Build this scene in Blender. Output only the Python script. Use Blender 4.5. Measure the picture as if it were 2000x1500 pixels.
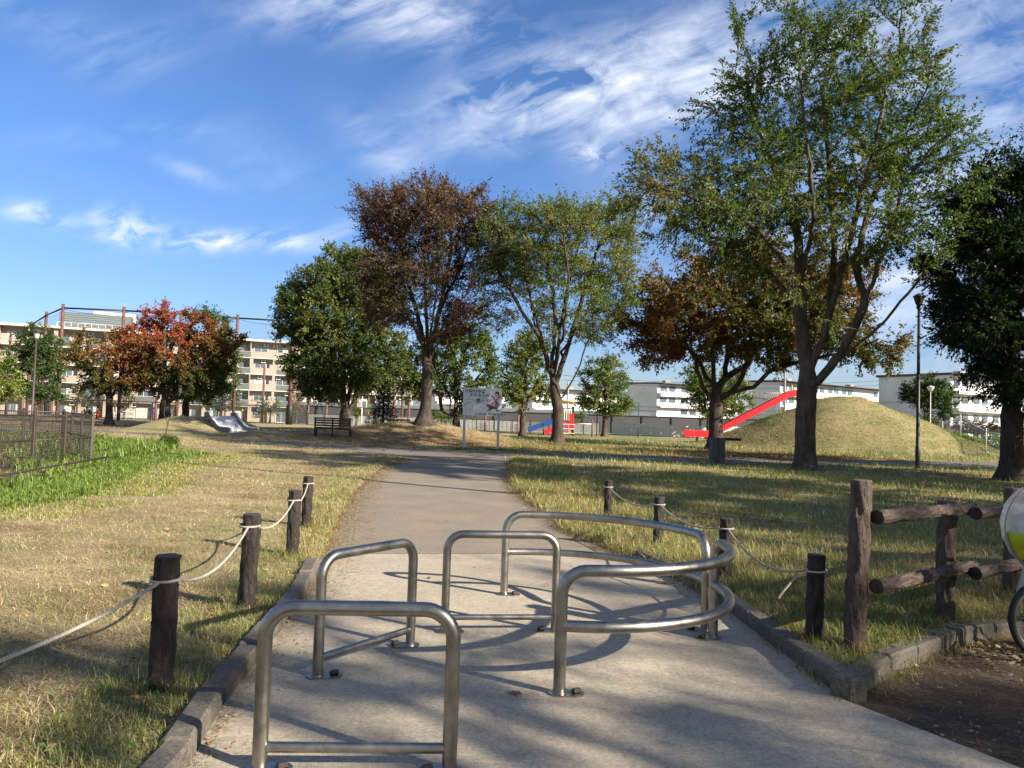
import bpy, math, random
import numpy as np
from mathutils import Matrix, Vector, Quaternion

for o in list(bpy.data.objects): bpy.data.objects.remove(o)
rad = math.radians
sc = bpy.context.scene
# ------------------------------------------------------------ camera
CAM_H, PITCH, ROLL, FPX = 1.6, math.atan(65/1500), rad(1.8), 1500.0
RC = Matrix.Rotation(rad(90)+PITCH, 4, 'X') @ Matrix.Rotation(ROLL, 4, 'Z')
cam = bpy.data.objects.new('camera', bpy.data.cameras.new('camera'))
sc.collection.objects.link(cam)
cam.matrix_world = Matrix.Translation((0, 0, CAM_H)) @ RC
cam.data.sensor_width = 36; cam.data.lens = 36*FPX/2000
cam.data.clip_start = 0.05; cam.data.clip_end = 3000
sc.camera = cam
# ------------------------------------------------------------ light
SUN_EL, SUN_AZ = rad(26), math.atan2(.86, -.51)          # azimuth clockwise from +Y
sv = Vector((math.sin(SUN_AZ)*math.cos(SUN_EL), math.cos(SUN_AZ)*math.cos(SUN_EL), math.sin(SUN_EL)))
sl = bpy.data.lights.new('sun', 'SUN'); sl.energy = 5.0; sl.angle = rad(.53); sl.color = (1, .90, .76)
sun = bpy.data.objects.new('sun', sl); sc.collection.objects.link(sun)
sun.rotation_euler = sv.to_track_quat('Z', 'Y').to_euler()
SKY_STRENGTH = .058
sc.view_settings.view_transform = 'Standard'; sc.view_settings.look = 'None'
sc.view_settings.exposure = 1.32; sc.view_settings.gamma = 1
sc.cycles.use_denoising = True; sc.cycles.denoising_prefilter = 'ACCURATE'; sc.cycles.denoising_input_passes = 'RGB_ALBEDO_NORMAL'
try: sc.cycles.denoiser = 'OPENIMAGEDENOISE'
except Exception: pass
sc.cycles.max_bounces = 6; sc.cycles.diffuse_bounces = 3; sc.cycles.glossy_bounces = 3
sc.cycles.transmission_bounces = 4; sc.cycles.transparent_max_bounces = 12
sc.cycles.caustics_reflective = False; sc.cycles.caustics_refractive = False

def ray(px, py):
    d = RC.to_3x3() @ Vector(((px-1000)/FPX, (750-py)/FPX, -1)); return d
def G(px, py, z=0.):            # where the sight line of a photo pixel meets the plane z
    d = ray(px, py); t = (z-CAM_H)/d.z; return (d.x*t, d.y*t)
def A(px, py, Y):               # where it reaches the distance Y
    d = ray(px, py); t = Y/d.y; return Vector((d.x*t, Y, CAM_H+d.z*t))
RNG = np.random.default_rng(7); rnd = random.Random(5)

# ------------------------------------------------------------ node helpers
class NT:
    def __init__(s, tree): s.t = tree; s.n = tree.nodes; s.l = tree.links
    def add(s, typ, **kw):
        nd = s.n.new(typ)
        for k, v in kw.items():
            if k.startswith('i_'):
                nd.inputs[int(k[2:]) if k[2:].isdigit() else k[2:].replace('_', ' ')].default_value = v
            else: setattr(nd, k, v)
        return nd
    def link(s, a, b): s.l.new(a, b)
    def math(s, op, a, b=None, c=None, clamp=False):
        nd = s.n.new('ShaderNodeMath'); nd.operation = op; nd.use_clamp = clamp
        for i, v in enumerate((a, b, c)):
            if v is None: continue
            if isinstance(v, (int, float)): nd.inputs[i].default_value = v
            else: s.l.new(v, nd.inputs[i])
        return nd.outputs[0]
    def noise(s, vec, scale, detail=4, rough=.5, dist=0.):
        nd = s.n.new('ShaderNodeTexNoise'); nd.inputs['Scale'].default_value = scale
        nd.inputs['Detail'].default_value = detail; nd.inputs['Roughness'].default_value = rough
        nd.inputs['Distortion'].default_value = dist
        if vec is not None: s.l.new(vec, nd.inputs['Vector'])
        return nd.outputs['Fac']
    def ramp(s, fac, stops, interp='LINEAR'):
        nd = s.n.new('ShaderNodeValToRGB'); cr = nd.color_ramp; cr.interpolation = interp
        while len(cr.elements) < len(stops): cr.elements.new(.5)
        for e, (p, c) in zip(cr.elements, stops):
            e.position = p; e.color = (c, c, c, 1) if isinstance(c, (int, float)) else (*c, 1)
        s.l.new(fac, nd.inputs[0]); return nd.outputs[0]
    def mix(s, fac, a, b, mode='MIX'):
        nd = s.n.new('ShaderNodeMix'); nd.data_type = 'RGBA'; nd.blend_type = mode
        for i, v in ((0, fac), (6, a), (7, b)):
            if isinstance(v, (int, float)): nd.inputs[i].default_value = v
            elif isinstance(v, tuple): nd.inputs[i].default_value = (*v, 1)
            else: s.l.new(v, nd.inputs[i])
        return nd.outputs[2]
    def mapping(s, vec, scale=(1, 1, 1), rot=(0, 0, 0), loc=(0, 0, 0)):
        nd = s.n.new('ShaderNodeMapping'); nd.inputs['Scale'].default_value = scale
        nd.inputs['Rotation'].default_value = rot; nd.inputs['Location'].default_value = loc
        s.l.new(vec, nd.inputs[0]); return nd.outputs[0]
    def bump(s, h, strength=.3, dist=.01):
        nd = s.n.new('ShaderNodeBump'); nd.inputs['Strength'].default_value = strength
        nd.inputs['Distance'].default_value = dist; s.l.new(h, nd.inputs['Height']); return nd.outputs[0]

def new_mat(name):
    m = bpy.data.materials.new(name); m.use_nodes = True
    nt = NT(m.node_tree); b = nt.n['Principled BSDF']
    return m, nt, b
def objco(nt): return nt.n.new('ShaderNodeTexCoord').outputs['Object']
def geoco(nt): return nt.n.new('ShaderNodeNewGeometry').outputs['Position']
def simple(name, col, rough=.6, metal=0., var=.18, nscale=6., bump=0., bscale=40., spec=.5, dirt=None, world=False):
    m, nt, b = new_mat(name)
    co = geoco(nt) if world else objco(nt)
    f = nt.noise(co, nscale, 5, .6)
    k = nt.ramp(f, [(.3, 1-var), (.7, 1+var*.6)])
    c = nt.mix(1., tuple(col), k, 'MULTIPLY')
    if dirt:
        f2 = nt.ramp(nt.noise(co, nscale*.4, 6, .65), [(.45, 0.), (.75, 1.)])
        c = nt.mix(f2, c, tuple(dirt))
    nt.link(c, b.inputs['Base Color'])
    b.inputs['Roughness'].default_value = rough; b.inputs['Metallic'].default_value = metal
    b.inputs['Specular IOR Level'].default_value = spec
    if bump: nt.link(nt.bump(nt.noise(co, bscale, 5, .6), bump, .01), b.inputs['Normal'])
    return m

# ------------------------------------------------------------ sky
w = bpy.data.worlds.new('World'); sc.world = w; w.use_nodes = True
nt = NT(w.node_tree); bg = nt.n['Background']; bg.inputs[1].default_value = SKY_STRENGTH
sky = nt.add('ShaderNodeTexSky'); sky.sky_type = 'NISHITA'; sky.sun_disc = False
sky.sun_elevation = SUN_EL; sky.sun_rotation = SUN_AZ
sky.air_density = 1.0; sky.dust_density = .35; sky.ozone_density = 2.4; sky.altitude = 0
tc = nt.n.new('ShaderNodeTexCoord').outputs['Generated']
sp = nt.n.new('ShaderNodeSeparateXYZ'); nt.link(tc, sp.inputs[0]); X, Y, Z = sp.outputs
Yc = nt.math('MAXIMUM', Y, .05)
U = nt.math('DIVIDE', X, Yc); V = nt.math('DIVIDE', Z, Yc)
cb = nt.n.new('ShaderNodeCombineXYZ'); nt.link(U, cb.inputs[0]); nt.link(V, cb.inputs[1]); uv = cb.outputs[0]
# streak noise: long fibres rising to the right, warped
warp = nt.noise(uv, 2.2, 4, .6)
wv = nt.n.new('ShaderNodeCombineXYZ'); nt.link(nt.math('MULTIPLY', warp, .35), wv.inputs[0]); nt.link(nt.math('MULTIPLY', warp, .16), wv.inputs[1])
va = nt.n.new('ShaderNodeVectorMath'); va.operation = 'ADD'; nt.link(uv, va.inputs[0]); nt.link(wv.outputs[0], va.inputs[1])
st = nt.mapping(nt.mapping(va.outputs[0], rot=(0, 0, rad(-24))), scale=(1.6, 6.0, 1))
fib = nt.noise(st, 2.6, 9, .58, .35)
sm = nt.mapping(nt.mapping(va.outputs[0], rot=(0, 0, rad(-14))), scale=(3.2, 6.5, 1))
puf = nt.noise(sm, 4.5, 8, .6, .5)
def blob(px, py, rx, ry, ang, amp):
    d = ray(px, py); u0, v0 = d.x/d.y, d.z/d.y
    du = nt.math('SUBTRACT', U, u0); dv = nt.math('SUBTRACT', V, v0)
    c, s_ = math.cos(rad(ang)), math.sin(rad(ang))
    a = nt.math('ADD', nt.math('MULTIPLY', du, c*1500/rx), nt.math('MULTIPLY', dv, s_*1500/rx))
    b = nt.math('ADD', nt.math('MULTIPLY', du, -s_*1500/ry), nt.math('MULTIPLY', dv, c*1500/ry))
    r2 = nt.math('ADD', nt.math('MULTIPLY', a, a), nt.math('MULTIPLY', b, b))
    return nt.math('MULTIPLY', nt.math('POWER', 2.718, nt.math('MULTIPLY', r2, -1.)), amp)
def total(bl):
    t = None
    for q in bl:
        v = blob(*q); t = v if t is None else nt.math('ADD', t, v)
    return t
big = total([(790, 30, 230, 65, -8, 1.25), (640, 0, 160, 50, 10, .8), (1010, 185, 190, 55, 12, 1.15), (1240, 120, 320, 75, 22, 1.1),
             (1150, 240, 230, 30, 10, .75), (1420, 190, 200, 60, 15, .9), (1560, 60, 380, 100, 24, .75), (1930, 150, 200, 240, 30, .8),
             (1900, 600, 420, 150, 0, .75), (1230, 390, 120, 110, 30, .45), (1700, 420, 300, 200, 20, .55), (60, 30, 200, 50, -20, .3), (760, 300, 110, 45, -38, .55),
             (250, 100, 130, 60, 10, .33), (250, 262, 170, 24, 5, .35), (370, 335, 80, 16, -20, .55), (520, 330, 120, 60, -30, .22)])
sml = total([(75, 420, 60, 22, -8, 1.0), (232, 448, 56, 34, -12, 1.05), (385, 468, 80, 22, 0, 1.), (560, 470, 55, 20, 0, .85), (660, 470, 50, 30, 30, .6),
             (1148, 300, 45, 20, 5, .9), (450, 468, 70, 14, 4, .5)])
mixn = nt.math('ADD', nt.math('MULTIPLY', fib, .62), nt.math('MULTIPLY', puf, .38))
f1 = nt.math('MULTIPLY', nt.ramp(mixn, [(.40, 0.), (.76, 1.)]), big)
f2 = nt.math('MULTIPLY', nt.ramp(puf, [(.42, 0.), (.66, 1.)]), sml)
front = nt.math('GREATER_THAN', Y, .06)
rear_fill = nt.math('MULTIPLY', nt.ramp(nt.noise(nt.mapping(tc, scale=(1, 2.5, 3)), 2.4, 7, .6, .3), [(.32, .3), (.62, .85)]), nt.math('SUBTRACT', 1., front))  # unseen white cloud cover behind the camera, added to neutralise the ambient light
rear_fill_lum = nt.ramp(Y, [(.0, .38), (.06, 1.)])
cl = nt.math('ADD', nt.math('MULTIPLY', nt.math('ADD', f1, f2), front), rear_fill, clamp=True)
lum = 8.4
hz = nt.ramp(nt.math('MAXIMUM', Z, 0.), [(0., (.74, .78, .96)), (.10, (.68, .80, 1.10)), (.30, (.66, .89, 1.23)), (.6, (.66, .90, 1.25))])
skc = nt.mix(1., sky.outputs[0], hz, 'MULTIPLY')
cc_ = nt.mix(1., (lum*.93, lum*.98, lum*1.06), rear_fill_lum, 'MULTIPLY')
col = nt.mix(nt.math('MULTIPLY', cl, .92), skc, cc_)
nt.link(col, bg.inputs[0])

# ------------------------------------------------------------ mesh helpers
def link(o, parent=None, mat=None):
    sc.collection.objects.link(o)
    if parent is not None: o.parent = parent
    return o
def tag(o, label=None, cat=None, group=None, kind=None):
    if label: o['label'] = label
    if cat: o['category'] = cat
    if group: o['group'] = group
    if kind: o['kind'] = kind
    return o
def empty(name, loc=(0, 0, 0), rz=0., label=None, cat=None, group=None):
    o = bpy.data.objects.new(name, None); o.location = loc; o.rotation_euler = (0, 0, rz)
    o.empty_display_size = .1
    sc.collection.objects.link(o); return tag(o, label, cat, group)
class MB:
    def __init__(s): s.v = []; s.f = []; s.n = 0; s.mi = []; s.sm = []
    def add(s, vs, fs, mi=0, smooth=False):
        for p in vs: s.v.append(tuple(p))
        for f in fs: s.f.append(tuple(i+s.n for i in f)); s.mi.append(mi); s.sm.append(smooth)
        s.n += len(vs); return s
    def box(s, c, d, rz=0., mi=0, bev=0., M=None):
        cx, cy, cz = c; hx, hy, hz = d[0]/2, d[1]/2, d[2]/2
        b = min(bev, hx*.9, hy*.9, hz*.9)
        if b <= 0:
            vs = [(x, y, z) for z in (-hz, hz) for y in (-hy, hy) for x in (-hx, hx)]
            fs = [(0, 2, 3, 1), (4, 5, 7, 6), (0, 1, 5, 4), (2, 6, 7, 3), (0, 4, 6, 2), (1, 3, 7, 5)]
        else:
            vs = []; fs = []
            idx = {}
            for sx in (-1, 1):
                for sy in (-1, 1):
                    for sz in (-1, 1):
                        for ax in range(3):
                            p = [sx*(hx-b), sy*(hy-b), sz*(hz-b)]
                            p[ax] = (sx*hx, sy*hy, sz*hz)[ax]
                            idx[(sx, sy, sz, ax)] = len(vs); vs.append(tuple(p))
            I = idx
            for ax in range(3):
                a1, a2 = [(1, 2), (2, 0), (0, 1)][ax]
                for sg in (-1, 1):
                    def k(u, v):
                        t = [0, 0, 0]; t[ax] = sg; t[a1] = u; t[a2] = v; return I[(t[0], t[1], t[2], ax)]
                    q = [k(-1, -1), k(1, -1), k(1, 1), k(-1, 1)]
                    fs.append(tuple(q if sg > 0 else q[::-1]))
            for ax in range(3):
                a1, a2 = [(1, 2), (2, 0), (0, 1)][ax]
                for u in (-1, 1):
                    for v in (-1, 1):
                        def k(sg, fax):
                            t = [0, 0, 0]; t[ax] = sg; t[a1] = u; t[a2] = v; return I[(t[0], t[1], t[2], fax)]
                        q = [k(-1, a1), k(1, a1), k(1, a2), k(-1, a2)]
                        fs.append(tuple(q if u*v < 0 else q[::-1]))
            for sx in (-1, 1):
                for sy in (-1, 1):
                    for sz in (-1, 1):
                        q = [I[(sx, sy, sz, a)] for a in range(3)]
                        fs.append(tuple(q if sx*sy*sz > 0 else q[::-1]))
        if M is not None: vs = [tuple(M @ Vector(p)) for p in vs]
        c_, s_ = math.cos(rz), math.sin(rz)
        vs = [(cx+x*c_-y*s_, cy+x*s_+y*c_, cz+z) for x, y, z in vs]
        return s.add(vs, fs, mi)
    def tube(s, pts, r, sides=8, mi=0, cap=True, closed=False, smooth=True):
        P = [Vector(p) for p in pts]; n = len(P)
        R = r if hasattr(r, '__len__') else [r]*n
        T = []
        for i in range(n):
            a = P[(i-1) % n] if closed else P[max(i-1, 0)]
            b = P[(i+1) % n] if closed else P[min(i+1, n-1)]
            t = (b-a); T.append(t.normalized() if t.length > 1e-9 else Vector((0, 0, 1)))
        up = Vector((0, 0, 1)) if abs(T[0].z) < .9 else Vector((1, 0, 0))
        nrm = (up-T[0]*up.dot(T[0])).normalized()
        vs = []
        for i in range(n):
            nrm = nrm-T[i]*nrm.dot(T[i])
            nrm = nrm.normalized() if nrm.length > 1e-6 else T[i].orthogonal().normalized()
            bn = T[i].cross(nrm)
            for k in range(sides):
                a = 2*math.pi*k/sides
                vs.append(P[i]+(nrm*math.cos(a)+bn*math.sin(a))*R[i])
        fs = []
        m = n if closed else n-1
        for i in range(m):
            j = (i+1) % n
            for k in range(sides):
                k2 = (k+1) % sides
                fs.append((i*sides+k, i*sides+k2, j*sides+k2, j*sides+k))
        s.add(vs, fs, mi, smooth)
        if cap and not closed:
            s.f.append(tuple(s.n-n*sides+k for k in range(sides))[::-1]); s.mi.append(mi); s.sm.append(False)
            s.f.append(tuple(s.n-sides+k for k in range(sides))); s.mi.append(mi); s.sm.append(False)
        return s
    def lathe(s, c, prof, sides=16, mi=0, smooth=True):
        vs = []; fs = []
        for (r, z) in prof:
            for k in range(sides):
                a = 2*math.pi*k/sides; vs.append((c[0]+r*math.cos(a), c[1]+r*math.sin(a), c[2]+z))
        for i in range(len(prof)-1):
            for k in range(sides):
                k2 = (k+1) % sides; fs.append((i*sides+k, i*sides+k2, (i+1)*sides+k2, (i+1)*sides+k))
        fs.append(tuple(range(sides))[::-1]); L = (len(prof)-1)*sides
        fs.append(tuple(L+k for k in range(sides)))
        return s.add(vs, fs, mi, smooth)
    def prism(s, poly, z0, z1, mi=0, M=None):
        n = len(poly)
        a = sum(poly[i][0]*poly[(i+1) % n][1]-poly[(i+1) % n][0]*poly[i][1] for i in range(n))
        if a < 0: poly = poly[::-1]
        vs = [(x, y, z0) for x, y in poly]+[(x, y, z1) for x, y in poly]
        fs = [tuple(range(n))[::-1], tuple(range(n, 2*n))]+[(i, (i+1) % n, n+(i+1) % n, n+i) for i in range(n)]
        if M is not None: vs = [tuple(M @ Vector(p)) for p in vs]
        return s.add(vs, fs, mi)
    def build(s, name, mat, parent=None, **kw):
        me = bpy.data.meshes.new(name); me.from_pydata(s.v, [], s.f); me.update()
        mats = mat if isinstance(mat, (list, tuple)) else [mat]
        for m in mats: me.materials.append(m)
        me.polygons.foreach_set('material_index', s.mi); me.polygons.foreach_set('use_smooth', s.sm)
        o = bpy.data.objects.new(name, me); link(o, parent); tag(o, **kw); return o
def np_mesh(name, V, F, mat, cols=None, parent=None, smooth=False, **kw):
    """V (n,3), F (m,k) equal-size faces, cols (n,3) point colours."""
    me = bpy.data.meshes.new(name); n, m, k = len(V), len(F), F.shape[1]
    me.vertices.add(n); me.vertices.foreach_set('co', V.astype(np.float32).ravel())
    me.loops.add(m*k); me.loops.foreach_set('vertex_index', F.astype(np.int32).ravel())
    me.polygons.add(m); me.polygons.foreach_set('loop_start', np.arange(0, m*k, k, dtype=np.int32))
    if smooth: me.polygons.foreach_set('use_smooth', np.ones(m, dtype=bool))
    me.update(calc_edges=True)
    if cols is not None:
        at = me.color_attributes.new('col', 'FLOAT_COLOR', 'POINT')
        c4 = np.ones((n, 4), np.float32); c4[:, :3] = cols; at.data.foreach_set('color', c4.ravel())
    me.materials.append(mat)
    o = bpy.data.objects.new(name, me); link(o, parent); tag(o, **kw); return o
def snoise(P, f, seed=0):
    """cheap smooth noise in about -1..1 on (n,3) points"""
    r = np.random.default_rng(seed); out = np.zeros(len(P))
    for k in range(7):
        d = r.normal(size=3); d /= np.linalg.norm(d)
        out += np.sin(P @ d*f*(.6+.28*k)*2+r.uniform(0, 6.28))*(1-.09*k)
    return out/3.2

def copy_tree(o, parent=None):
    c = o.copy(); sc.collection.objects.link(c); c.parent = parent
    for ch in [x for x in list(bpy.data.objects) if x.parent == o]: copy_tree(ch, c)
    return c
# ------------------------------------------------------------ terrain
PL = [G(250, 1640), G(372, 1490), G(432, 1385), G(505, 1290), G(592, 1172), G(622, 1110), G(650, 1045), G(690, 965), G(740, 918), G(790, 893)]
PR = [G(1005, 896), G(996, 930), G(1010, 962), G(1045, 985), G(1110, 1040), G(1190, 1072), G(1240, 1094), G(1330, 1137), G(1420, 1192), G(1500, 1256), G(1652, 1369), G(1990, 1500), G(2400, 1640)]
CN = [G(790, 891), G(660, 879), G(495, 868), G(356, 853), G(185, 843), G(-300, 828)]      # cross path near edge, to the left
CF = [G(-300, 818), G(185, 833), G(356, 842), G(495, 856), G(660, 867), G(800, 876), G(905, 881), G(1000, 885), G(1200, 889), G(1450, 894), G(1900, 902), G(2600, 922)]
CR = [G(2600, 938), G(1780, 911), G(1450, 906), G(1200, 901), G(1060, 897)]
SIDE = np.array(PL)
def poly_in(P, poly):
    x, y = P[:, 0], P[:, 1]; ins = np.zeros(len(P), bool); n = len(poly)
    for i in range(n):
        x1, y1 = poly[i]; x2, y2 = poly[(i+1) % n]
        c = ((y1 > y) != (y2 > y)) & (x < (x2-x1)*(y-y1)/((y2-y1) or 1e-9)+x1)
        ins ^= c
    return ins
def poly_dist(P, poly, closed=True):
    d = np.full(len(P), 1e9); n = len(poly)
    for i in range(n if closed else n-1):
        a = np.array(poly[i]); b = np.array(poly[(i+1) % n]); ab = b-a
        t = np.clip(((P[:, :2]-a) @ ab)/(ab @ ab+1e-12), 0, 1)
        d = np.minimum(d, np.linalg.norm(P[:, :2]-(a+t[:, None]*ab), axis=1))
    return d
PATH = PL+PR+[(2.5, 1.0), (-1.6, 1.0)]
CROSS = CN+CF+CR
DIRT = [G(1652, 1371), G(1735, 1315), G(1880, 1256), G(2300, 1200), G(2700, 1500), G(1990, 1500)]
MC = (26.4, 61.0)
def bumps(x, y):
    z = 1.15*np.exp(-((x+5.6)/5.2)**2-((y-46.5)/3.6)**2)
    z = z+.35*np.exp(-((x+13)/4.5)**2-((y-43.5)/3)**2)
    z = z+1.0*np.exp(-((x+21)/3.6)**4-((y-52)/3.4)**2)
    r = np.hypot((x-MC[0])/1.0, (y-MC[1])/1.0)
    t = np.clip((11.8-r)/(11.8-1.0), 0, 1)
    t = np.where(t < .12, t*t/.24, t-.06)/.94
    z = z+4.15*np.minimum(t, 1-.03*np.exp(-(r/1.5)**2))
    z = z+np.where(r < 11.8, .10*np.sin(x*1.3+y*.7)*np.sin(y*.9-x*.5)*np.clip(t*3, 0, 1), 0)
    far = np.clip((y-95)/40, 0, 1)*-.7
    return z+far
def gz(x, y):
    """height of the lawn surface (also for scalars)"""
    x = np.atleast_1d(np.asarray(x, float)); y = np.atleast_1d(np.asarray(y, float))
    P = np.stack([x, y], 1)
    ins = poly_in(P, PATH) | poly_in(P, CROSS); dirt = poly_in(P, DIRT)
    d = np.minimum(poly_dist(P, PATH), poly_dist(P, CROSS))
    near = np.clip((12-y)/4, 0, 1)
    lift = (.018+.05*near)*np.clip((d-.05)/.07, 0, 1)**1+.13*np.clip((x-2.45)/.9, 0, 1)*np.clip((12-y)/4, 0, 1)*np.clip((poly_dist(P, DIRT)-.12)/.7, 0, 1)
    und = .012*np.sin(x*1.7+y*.6)*np.sin(y*1.1-x*.4)+.03*np.sin(x*.31)*np.sin(y*.27+1)
    z = bumps(x, y)+lift+und*np.clip(d/.6, 0, 1)
    z = np.where(ins, bumps(x, y)-.05*np.clip(d/.15, 0, 1)-.004, z)
    z = np.where(dirt, .01+.4*und-.02, z)
    return z
def gh(x, y): return float(gz(x, y)[0])

def zone_col(x, y):
    """real lawn colour: dry straw, green strips, litter"""
    P = np.stack([x, y, 0*x], 1)
    n1 = snoise(P, .9, 3); n2 = snoise(P, .35, 4); n3 = snoise(P, 2.6, 5)
    straw = np.array([.35, .27, .145]); pale = np.array([.44, .355, .205]); green = np.array([.10, .17, .035]); olive = np.array([.165, .175, .06])
    lit = np.array([.17, .09, .045]); vivid = np.array([.15, .21, .035])
    c = straw+(pale-straw)*np.clip(.5+.5*n1, 0, 1)[:, None]
    g = np.clip(.18+.45*n2+.35*n3, 0, 1)*.55
    g = np.where((x > 0), np.clip(g+.42+.2*n1, 0, .95), g)                    # lawn on the right is greener
    dr = poly_dist(P, REED); g2 = np.clip(1.0-dr/1.1, 0, 1)*(1-poly_in(P, REED)*0)
    g = np.maximum(g, np.clip(.75-dr/2.6, 0, 1)*(x < 0))
    g = np.where((x > 0) & (y < 30), g*.72, g)
    m = np.hypot(x-MC[0], y-MC[1]); mm = snoise(P, 1.7, 77); g = np.where((m < 12.5), np.clip(.42+.45*n2+.3*mm, 0, 1), g); wear = np.where(m < 12.5, np.clip(.55*np.clip(-(x-MC[0])/9, 0, 1)+.35*snoise(P, .8, 78), 0, .75), 0)
    dk = poly_dist(P, PATH); g = np.where((dk < .7) & (y < 8), np.maximum(g, .18+.3*n3), g)
    g = np.clip(g, 0, 1)
    gc = olive+(green-olive)*np.clip(.4+.6*n3, 0, 1)[:, None]
    c = c*(1-g[:, None])+gc*g[:, None]
    c = np.where((g2 > .25)[:, None] & (x < 0)[:, None], c*(1-g2[:, None])+vivid*g2[:, None], c)
    bare = np.clip(snoise(P, 1.15, 61)*.9+.5*snoise(P, 3.7, 62)-.25, 0, .8)*(x < 3)*(y < 34)
    c = c*(1-bare[:, None])+np.array([.19, .125, .065])*bare[:, None]
    l = np.exp(-((x-12.5)/6)**2-((y-42)/6)**2)+.75*np.exp(-((x+5)/7)**2-((y-42)/4.5)**2)+.5*np.exp(-((x+30)/8)**2-((y-60)/3)**2)
    c = c*(1-wear[:, None])+np.array([.20, .155, .08])*wear[:, None]
    l = np.clip(l*(.75+.45*n3), 0, .85)
    c = c*(1-l[:, None])+(lit+.04*n1[:, None])*l[:, None]
    return np.clip(c, .01, 1)
REED = [G(-260, 1010), G(0, 975), G(120, 935), G(205, 907), G(345, 886), G(310, 870), G(185, 863), G(0, 872), G(-260, 880)]

WET = [G(-260, 960), G(0, 940), G(175, 905), G(185, 866), G(0, 872), G(-260, 880)]
# one ground sheet on a graded grid reaching the horizon
def graded(a, b, fine, s0, s1, grow):
    out = [s0]
    while out[-1] < s1: out.append(out[-1]+fine)
    st = fine
    while out[-1] < b: st *= grow; out.append(out[-1]+st)
    st = fine; lo = [s0]
    while lo[-1] > a: st *= grow; lo.append(lo[-1]-st)
    return np.array(sorted(set(lo[1:]+out)))
gx = graded(-1400, 1400, .09, -3.2, 3.4, 1.035); gy = graded(-60, 1800, .09, 1.2, 10, 1.022)
XX, YY = np.meshgrid(gx, gy); nx, ny = len(gx), len(gy)
x, y = XX.ravel(), YY.ravel(); z = gz(x, y)
idx = np.arange(nx*ny).reshape(ny, nx)
F = np.stack([idx[:-1, :-1].ravel(), idx[:-1, 1:].ravel(), idx[1:, 1:].ravel(), idx[1:, :-1].ravel()], 1)
cols = zone_col(x, y)
Pd = np.stack([x, y], 1); isd = poly_in(Pd, DIRT); cols[isd] = (.12, .088, .06); wet = poly_in(Pd, WET); cols[wet] = cols[wet]*.3+np.array([.075, .085, .025])*.7
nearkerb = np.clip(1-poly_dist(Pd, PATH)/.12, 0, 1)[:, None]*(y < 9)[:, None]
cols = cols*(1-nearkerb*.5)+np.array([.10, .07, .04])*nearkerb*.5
m_ground, nt, b = new_mat('lawn_soil'); co = geoco(nt)
vc = nt.add('ShaderNodeVertexColor', layer_name='col').outputs[0]
n1 = nt.noise(co, 3.2, 8, .65); n2 = nt.noise(co, 42, 5, .7); n3 = nt.noise(nt.mapping(co, scale=(1, 1, 1), rot=(0, 0, .5)), 13, 6, .7, .4)
k = nt.ramp(n2, [(.28, .45), (.5, .95), (.72, 1.35)])
c = nt.mix(1., vc, k, 'MULTIPLY'); c = nt.mix(1., c, nt.ramp(n1, [(.3, .72), (.7, 1.22)]), 'MULTIPLY')
c = nt.mix(nt.ramp(n3, [(.56, 0.), (.74, .5)]), c, (.11, .075, .035))
nt.link(c, b.inputs['Base Color']); b.inputs['Roughness'].default_value = .95; b.inputs['Specular IOR Level'].default_value = .15
nt.link(nt.bump(nt.noise(co, 26, 7, .75), .9, .04), b.inputs['Normal'])
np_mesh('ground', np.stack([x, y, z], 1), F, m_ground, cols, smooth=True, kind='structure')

# pavement sheets
def sheet(name, poly, z, mat, zf=None):
    import mathutils.geometry as mg
    mb = MB(); vs = [Vector((p[0], p[1], 0)) for p in poly]
    tr = mg.tessellate_polygon([vs])
    me_v = [(p[0], p[1], z) for p in poly]
    fs = []
    for t in tr:
        a, b_, c_ = [poly[i] for i in t]
        s = (b_[0]-a[0])*(c_[1]-a[1])-(b_[1]-a[1])*(c_[0]-a[0])
        fs.append(tuple(t) if s > 0 else tuple(t)[::-1])
    mb.add(me_v, fs); return mb.build(name, mat, kind='structure')
def pav(name, c0, c1, spk, patch):
    m, nt, b = new_mat(name); co = geoco(nt)
    big = nt.noise(co, 1.1, 6, .6); fine = nt.noise(co, 95, 4, .75); mid = nt.noise(co, 14, 6, .7)
    c = nt.mix(nt.ramp(big, [(.3, 0.), (.72, 1.)]), c0, c1)
    c = nt.mix(1., c, nt.ramp(fine, [(.25, 1-spk), (.5, 1.), (.75, 1+spk*.8)]), 'MULTIPLY')
    c = nt.mix(1., c, nt.ramp(nt.noise(co, 38, 3, .8), [(.32, 1-spk*.75), (.5, 1.), (.68, 1+spk*.6)]), 'MULTIPLY')
    c = nt.mix(1., c, nt.ramp(mid, [(.3, .84), (.7, 1.12)]), 'MULTIPLY')
    c = nt.mix(nt.ramp(nt.noise(co, 2.3, 8, .7, .6), [(.6, 0.), (.78, patch)]), c, tuple(v*.5 for v in c0))
    vo = nt.n.new('ShaderNodeTexVoronoi'); vo.inputs['Scale'].default_value = 130; nt.link(co, vo.inputs['Vector'])
    c = nt.mix(nt.ramp(vo.outputs['Distance'], [(.0, .3), (.2, 0.)]), c, (.09, .075, .06))
    nt.link(c, b.inputs['Base Color']); b.inputs['Roughness'].default_value = .9; b.inputs['Specular IOR Level'].default_value = .25
    h = nt.math('ADD', nt.noise(co, 160, 3, .7), nt.math('MULTIPLY', nt.noise(co, 22, 5, .6), .8))
    nt.link(nt.bump(h, .55, .006), b.inputs['Normal'])
    return m
m_conc = pav('fine_concrete', (.36, .31, .235), (.46, .40, .30), .32, .45)
m_asph = pav('worn_asphalt', (.21, .18, .135), (.28, .24, .18), .32, .35)
m_cross = pav('old_path', (.15, .132, .108), (.20, .178, .145), .35, .3)
SEAM_L, SEAM_R = G(636, 1082), G(1216, 1083)
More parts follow.
